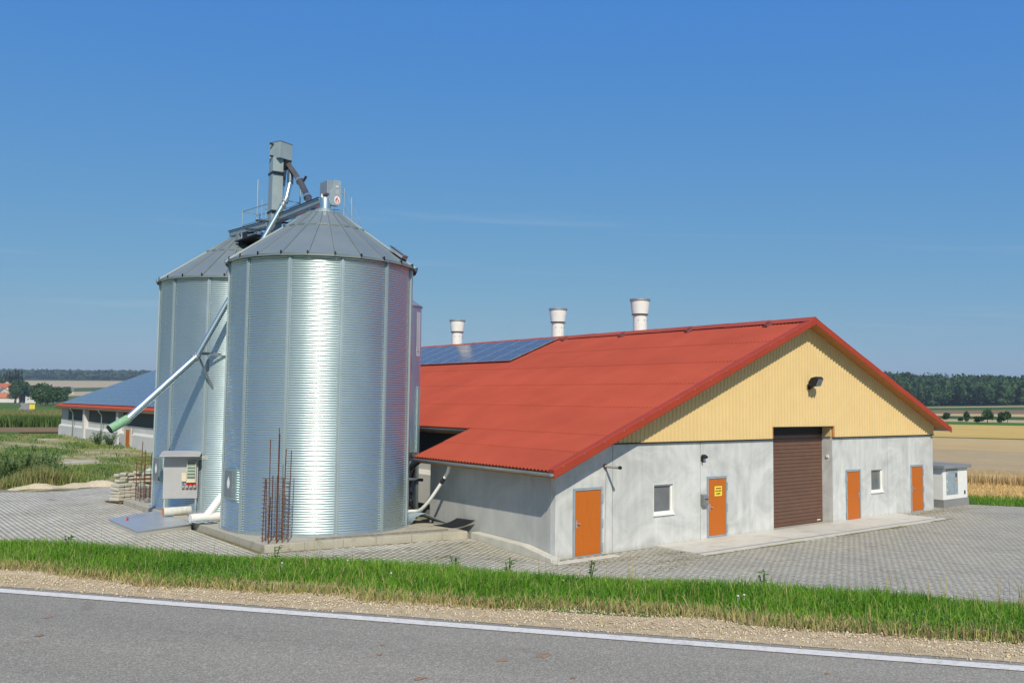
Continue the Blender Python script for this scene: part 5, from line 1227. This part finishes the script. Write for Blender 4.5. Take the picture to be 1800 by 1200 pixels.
# trees
def crown_pts(lobes, n, shell=.55):
    out_ = []
    wts = np.array([l[3]*l[4]*l[5] for l in lobes])**.67; idx = rng.choice(len(lobes), n, p=wts/wts.sum())
    d = rng.normal(size=(n,3)); d /= np.linalg.norm(d,axis=1)[:,None]; r = (shell + (1-shell)*rng.random(n)**.6)*rng.uniform(.85,1.12,n)
    L3 = np.array(lobes)[idx]; return L3[:,:3] + d*L3[:,3:6]*r[:,None]
def leafquads(P, size):
    n = len(P); d = rng.normal(size=(n,3)); d /= np.linalg.norm(d,axis=1)[:,None]; e = np.cross(d, rng.normal(size=(n,3))); e /= np.linalg.norm(e,axis=1)[:,None]
    s_ = size*rng.uniform(.5,1.4,n)[:,None]; v = np.stack([P-d*s_, P+e*s_*.6, P+d*s_, P-e*s_*.6],1); f = np.arange(n*4).reshape(-1,4); return v.reshape(-1,3), f
def tree(name, label, x, y, hgt, wid, mat, n=1100, size=None, z=None, conical=False, group=None, cat='tree', trunkf=.18):
    z = h(x,y) if z is None else z; root = empty(name, (x,y,z), label, cat, group); o0 = np.array([x,y,z]); lob = []
    if conical:
        for k in range(7):
            f_ = k/6; lob.append((0,0,hgt*(.14+.80*f_), wid*.5*(1-f_*.88), wid*.5*(1-f_*.88), hgt*.10))
    else:
        nl = 7
        lob.append((0,0,hgt*.62, wid*.34,wid*.34,hgt*.34))
        for k in range(nl):
            a = 2*pi*k/nl+random.random(); r = wid*.28*random.uniform(.7,1.1); lob.append((r*cos(a), r*sin(a), hgt*random.uniform(trunkf+.15,.78), wid*random.uniform(.16,.25), wid*random.uniform(.16,.25), hgt*random.uniform(.13,.22)))
    P = crown_pts(lob, n, .45 if not conical else .2); P[:,2] = np.maximum(P[:,2], hgt*.06)
    v, f = leafquads(P, size or max(.22, wid*(.05 if not conical else .085))); link('crown', fast_mesh('crown', v, f, 4), mat, root)
    m_ = MB(); m_.path([(0,0,-.2),(.02*wid,0,hgt*.3),(0,.02*wid,hgt*.75)], [hgt*.028,hgt*.020,hgt*.006], 7)
    if not conical:
        for k in range(5):
            l = lob[1+k]; m_.path([(0,0,hgt*random.uniform(.15,.4)), (l[0]*.6,l[1]*.6,l[2]*.85), (l[0],l[1],l[2])], [hgt*.012,hgt*.007,hgt*.003], 5)
    me = bpy.data.meshes.new('trunk'); me.from_pydata(m_.v, [], m_.f); link('trunk', me, M['trunk'], root); return root
def pix(px, d):      # ground position seen towards the left or right edge of the view, d metres away
    a = atan2(.785, .616) - math.atan((px-900)/1550.); return CAM.x + d*cos(a), CAM.y + d*sin(a)
tl = [  # px, distance, height, width, conifer
 (3,1010,27,16,0,'dark round tree at the left end of the village'),(8,1015,28,11,1,'dark spruce directly behind the grey gabled barn'),(13,1020,30,12,1,'dark spruce behind the village roofs'),(18,1015,31,12,1,'tall spruce standing among the village conifers'),(23,1010,30,12,1,'bushy spruce between two taller spruces'),(28,1005,32,12,1,'slim dark spruce next to the tallest spruces'),(33,1005,33,12,1,'tall spruce beside the village road trees'),(39,1000,30,12,1,'pointed spruce at the right end of the conifer row'),
 (29,820,20,13,0,'broad dark tree right of the red village roofs'),(37,800,20,15,0,'large round tree at the village entrance'),(45,815,17,13,0,'mid green tree beside the village road'),(31,770,12,12,0,'low bushy tree where the village road begins'),
 (49,1000,19,16,0,'tree behind the house with the blue roof'),(62,1040,15,14,0,'hazy tree before the pale field'),(76,1250,15,30,0,'wide hedge tree on the far pale field'),(96,1200,15,20,0,'rounded tree at the edge of the far pale field'),(110,1150,15,18,0,'rounded hazy tree next to the barn roof line'),
 (67,640,13,10,0,'dark tree just right of the yellow sign'),(76,560,13,14,0,'large dark tree between sign and barn'),(86,540,11,12,0,'dense dark tree close to the far barn corner'),(96,520,9,11,0,'low dark tree at the far barn corner'),(74,500,8,10,0,'round mid green bush right of the yellow sign'),(83,470,7,10,0,'bright green bush before the dark trees'),(104,620,11,14,0,'dark tree behind the far barn eave'),(112,780,13,14,0,'hazy tree above the far barn eave')]
for px_, d_, hh, ww, con, lab in tl:
    x, y = pix(px_, d_); tree('spruce_tree' if con else 'broadleaf_tree', lab, x, y, hh, ww, M['conifer'] if con else M['leaf'], 1300, None, None, con, 'trees around the village')
for px_, d_, hh, ww, lab in ((1687,305,1.5,1.6,'small round shrub beside the thin tree on the field strip'),(1698,300,3.4,2.0,'slim small tree on the green field strip'),(1718,292,2.0,3.0,'low spreading shrub left of the round tree'),(1734,285,4.7,4.3,'largest round tree on the green field strip'),(1759,300,3.5,2.8,'dense dark bush on the field strip'),(1769,303,3.7,2.6,'dark bush adjoining another bush on the field strip'),(1662,330,2.6,3.0,'bush at the barn eave on the field strip')):
    x, y = pix(px_, d_); tree('field_tree', lab, x, y, hh, ww, M['leaf'], 900, .24, None, False, 'trees on the field strip', 'tree', .05)
# forests: one mass each
def forest(name, label, pts, hh, ww, nq, size, mat):
    vs_, fs2 = [], []; b = 0
    for x, y in pts:
        H = hh*random.uniform(.7,1.15); Wd = ww*random.uniform(.75,1.25); z = h(x,y)
        lob = [(0,0,H*.55,Wd*.42,Wd*.42,H*.42)] + [(random.uniform(-.3,.3)*Wd, random.uniform(-.3,.3)*Wd, H*random.uniform(.4,.85), Wd*.26, Wd*.26, H*.17) for _ in range(4)]
        if random.random() < .22: lob = [(0,0,H*(.2+.16*k), Wd*.36*(1-.17*k), Wd*.36*(1-.17*k), H*.17) for k in range(5)]
        P = crown_pts(lob, nq, .80) + np.array([x,y,z]); v, f = leafquads(P, size); vs_.append(v); fs2.append(f+b); b += len(v)
        for l in lob[:3]:      # leafy core so that the crown is not see-through
            q8 = np.array([(cos(2*pi*k/6)*r_, sin(2*pi*k/6)*r_, zz_) for r_, zz_ in ((.35,-.85),(.86,-.3),(.80,.4),(.32,.85)) for k in range(6)])*np.array(l[3:6])*rng.uniform(.72,.98,(24,1)) + np.array(l[:3]) + np.array([x,y,z])
            fq = np.array([(i*6+k, i*6+(k+1)%6, i*6+6+(k+1)%6, i*6+6+k) for i in range(3) for k in range(6)]); vs_.append(q8); fs2.append(fq+b); b += 24
    o = link(name, fast_mesh(name, np.concatenate(vs_), np.concatenate(fs2), 4), mat); tag(o, label, 'forest', kind='stuff')
fp = []
for k in range(2000):
    a = radians(random.uniform(17,40)); d_ = 822 + 240*random.random()**1.4 + 6*sin(a*90); fp.append((CAM.x+d_*cos(a), CAM.y+d_*sin(a)))
forest('forest', 'dark mixed forest on the hill beyond the wheat fields', fp, 21, 12, 110, 1.15, M['forest'])
fp = []
for k in range(1500):
    a = radians(random.uniform(70,90)); d_ = 2600+900*random.random(); fp.append((CAM.x+d_*cos(a), CAM.y+d_*sin(a)))
forest('forest', 'hazy wooded ridge on the horizon behind the village', fp, 24, 34, 40, 5.5, M['forest'])

# ------------------------------------------------------------------ village houses
hm_ = {k: simple('house_'+k, c, rough=.8, scale=.8) for k, c in dict(white=(.72,.71,.68), cream=(.70,.58,.36), grey=(.55,.53,.48), red=(.42,.12,.06), darkred=(.20,.05,.04), slate=(.16,.17,.18), orange=(.50,.17,.08), blue=(.10,.13,.20)).items()}
def house(px_, d_, w_, l_, hw, hr, rot, wc, rc, label, zoff=0):
    x, y = pix(px_, d_); z = h(x,y)+zoff; root = empty('village_house', (x,y,z), label, 'house', 'houses of the village'); 
    def put(mb, nm, mat, par=None):
        me = bpy.data.meshes.new(nm); me.from_pydata(mb.v, [], mb.f); me.update(); return link(nm, me, mat, par or root)
    root.rotation_euler = (0,0,rot)
    m_ = MB(); m_.prism([(-w_/2,-1),(w_/2,-1),(w_/2,hw),(0,hw+hr-.15),(-w_/2,hw)], -l_/2, l_/2, 'y'); put(m_, 'wall', hm_[wc])
    m_ = MB(); o_ = .5; s = hr/(w_/2)
    m_.prism([(-w_/2-o_,hw-s*o_),(0,hw+hr),(w_/2+o_,hw-s*o_),(w_/2+o_,hw-s*o_+.3),(0,hw+hr+.3),(-w_/2-o_,hw-s*o_+.3)], -l_/2-.4, l_/2+.4, 'y'); r_ = put(m_, 'roof', hm_[rc])
    m_ = MB(); m_.box(.5,1.2,-.4,.4,hw+hr*.6,hw+hr+1.0); put(m_, 'chimney', hm_['darkred'], r_)
    for sx_ in (-.25,.25):
        for zz in (.4*hw, .78*hw):
            m_ = MB(); m_.box(sx_*w_-.55, sx_*w_+.55, -l_/2-.03, -l_/2+.05, zz-.6, zz+.6); put(m_, 'window', M['glass'])
    return root
fv = radians(-10)
house(3,960,11,16,5,5,radians(80),'white','red','house with a plain red roof beside the grey barn',8)
house(14,985,14,18,7,5.5,fv,'grey','slate','big grey gabled barn above the village',8)
house(15.5,930,9.5,14,5.5,4.5,fv,'cream','darkred','cream gabled house with a dark red roof',5)
house(5,900,11,14,5,4.5,radians(10),'white','slate','white gabled house among the village roofs',3.5)
house(10,860,9,22,3.2,4.0,radians(80),'white','orange','long low house with an orange tiled roof',1.5)
house(61,1010,11,14,5,4.5,radians(75),'white','blue','house with a blue roof behind the trees',7)
house(68,1000,7,10,5.5,4,fv,'white','red','white gabled house with a red roof',7)
house(83,1060,10,22,3,4,radians(85),'grey','red','long red roofed shed at the village edge',8)
house(100,1090,12,34,3,4,radians(85),'cream','slate','long grey roofed farm hall behind the barn',9)
house(57,850,8,10,6,3,fv,'white','slate','small white house partly hidden by the dark trees',1)
# village road and sign
x0, y0 = pix(41, 255); 
rp0 = [pix(50,300), pix(48.5,380), pix(50,480), pix(47,600), pix(44,760)]
v = []; f = []
for k, (x, y) in enumerate([pix(44,250)]+rp0):
    wv = 2.3; v += [(x-wv, y-.4, h(x-wv,y)+.12), (x+wv, y+.4, h(x+wv,y)+.12)]
for k in range(5): f.append((2*k, 2*k+1, 2*k+3, 2*k+2))
m_ = MB(); m_.add(v, f); tag(m_.build('village_road', M['asphalt']), kind='structure')
x, y = pix(60, 300); z = h(x,y); sg = empty('place_sign', (x,y,z), 'double yellow place sign beside the village road', 'sign')
for s_ in (-1,1):
    MB().box(x+s_*.37-.34, x+s_*.37+.34, y-.03, y+.02, z+.9, z+2.3).build('sign_panel', M['yellow'], sg)
    MB().tube((x+s_*.5,y+.05,z-.2),(x+s_*.5,y+.05,z+2.2),.04,6).build('post', M['galv_dull'], sg)

# ------------------------------------------------------------------ haze
HAZE = 1
if HAZE:
    m, t, p = newmat('haze_air'); t.nodes.remove(p); vol = N(t,'ShaderNodeVolumePrincipled'); vol.inputs['Density'].default_value = .00016; vol.inputs['Color'].default_value = (.80,.90,1,1); vol.inputs['Anisotropy'].default_value = .2
    t.links.new(vol.outputs[0], t.nodes['Material Output'].inputs['Volume'])
    mb = MB(); mb.box(-4400, 4400, -4400, 4400, -14, 135); tag(mb.build('haze', m), kind='stuff')
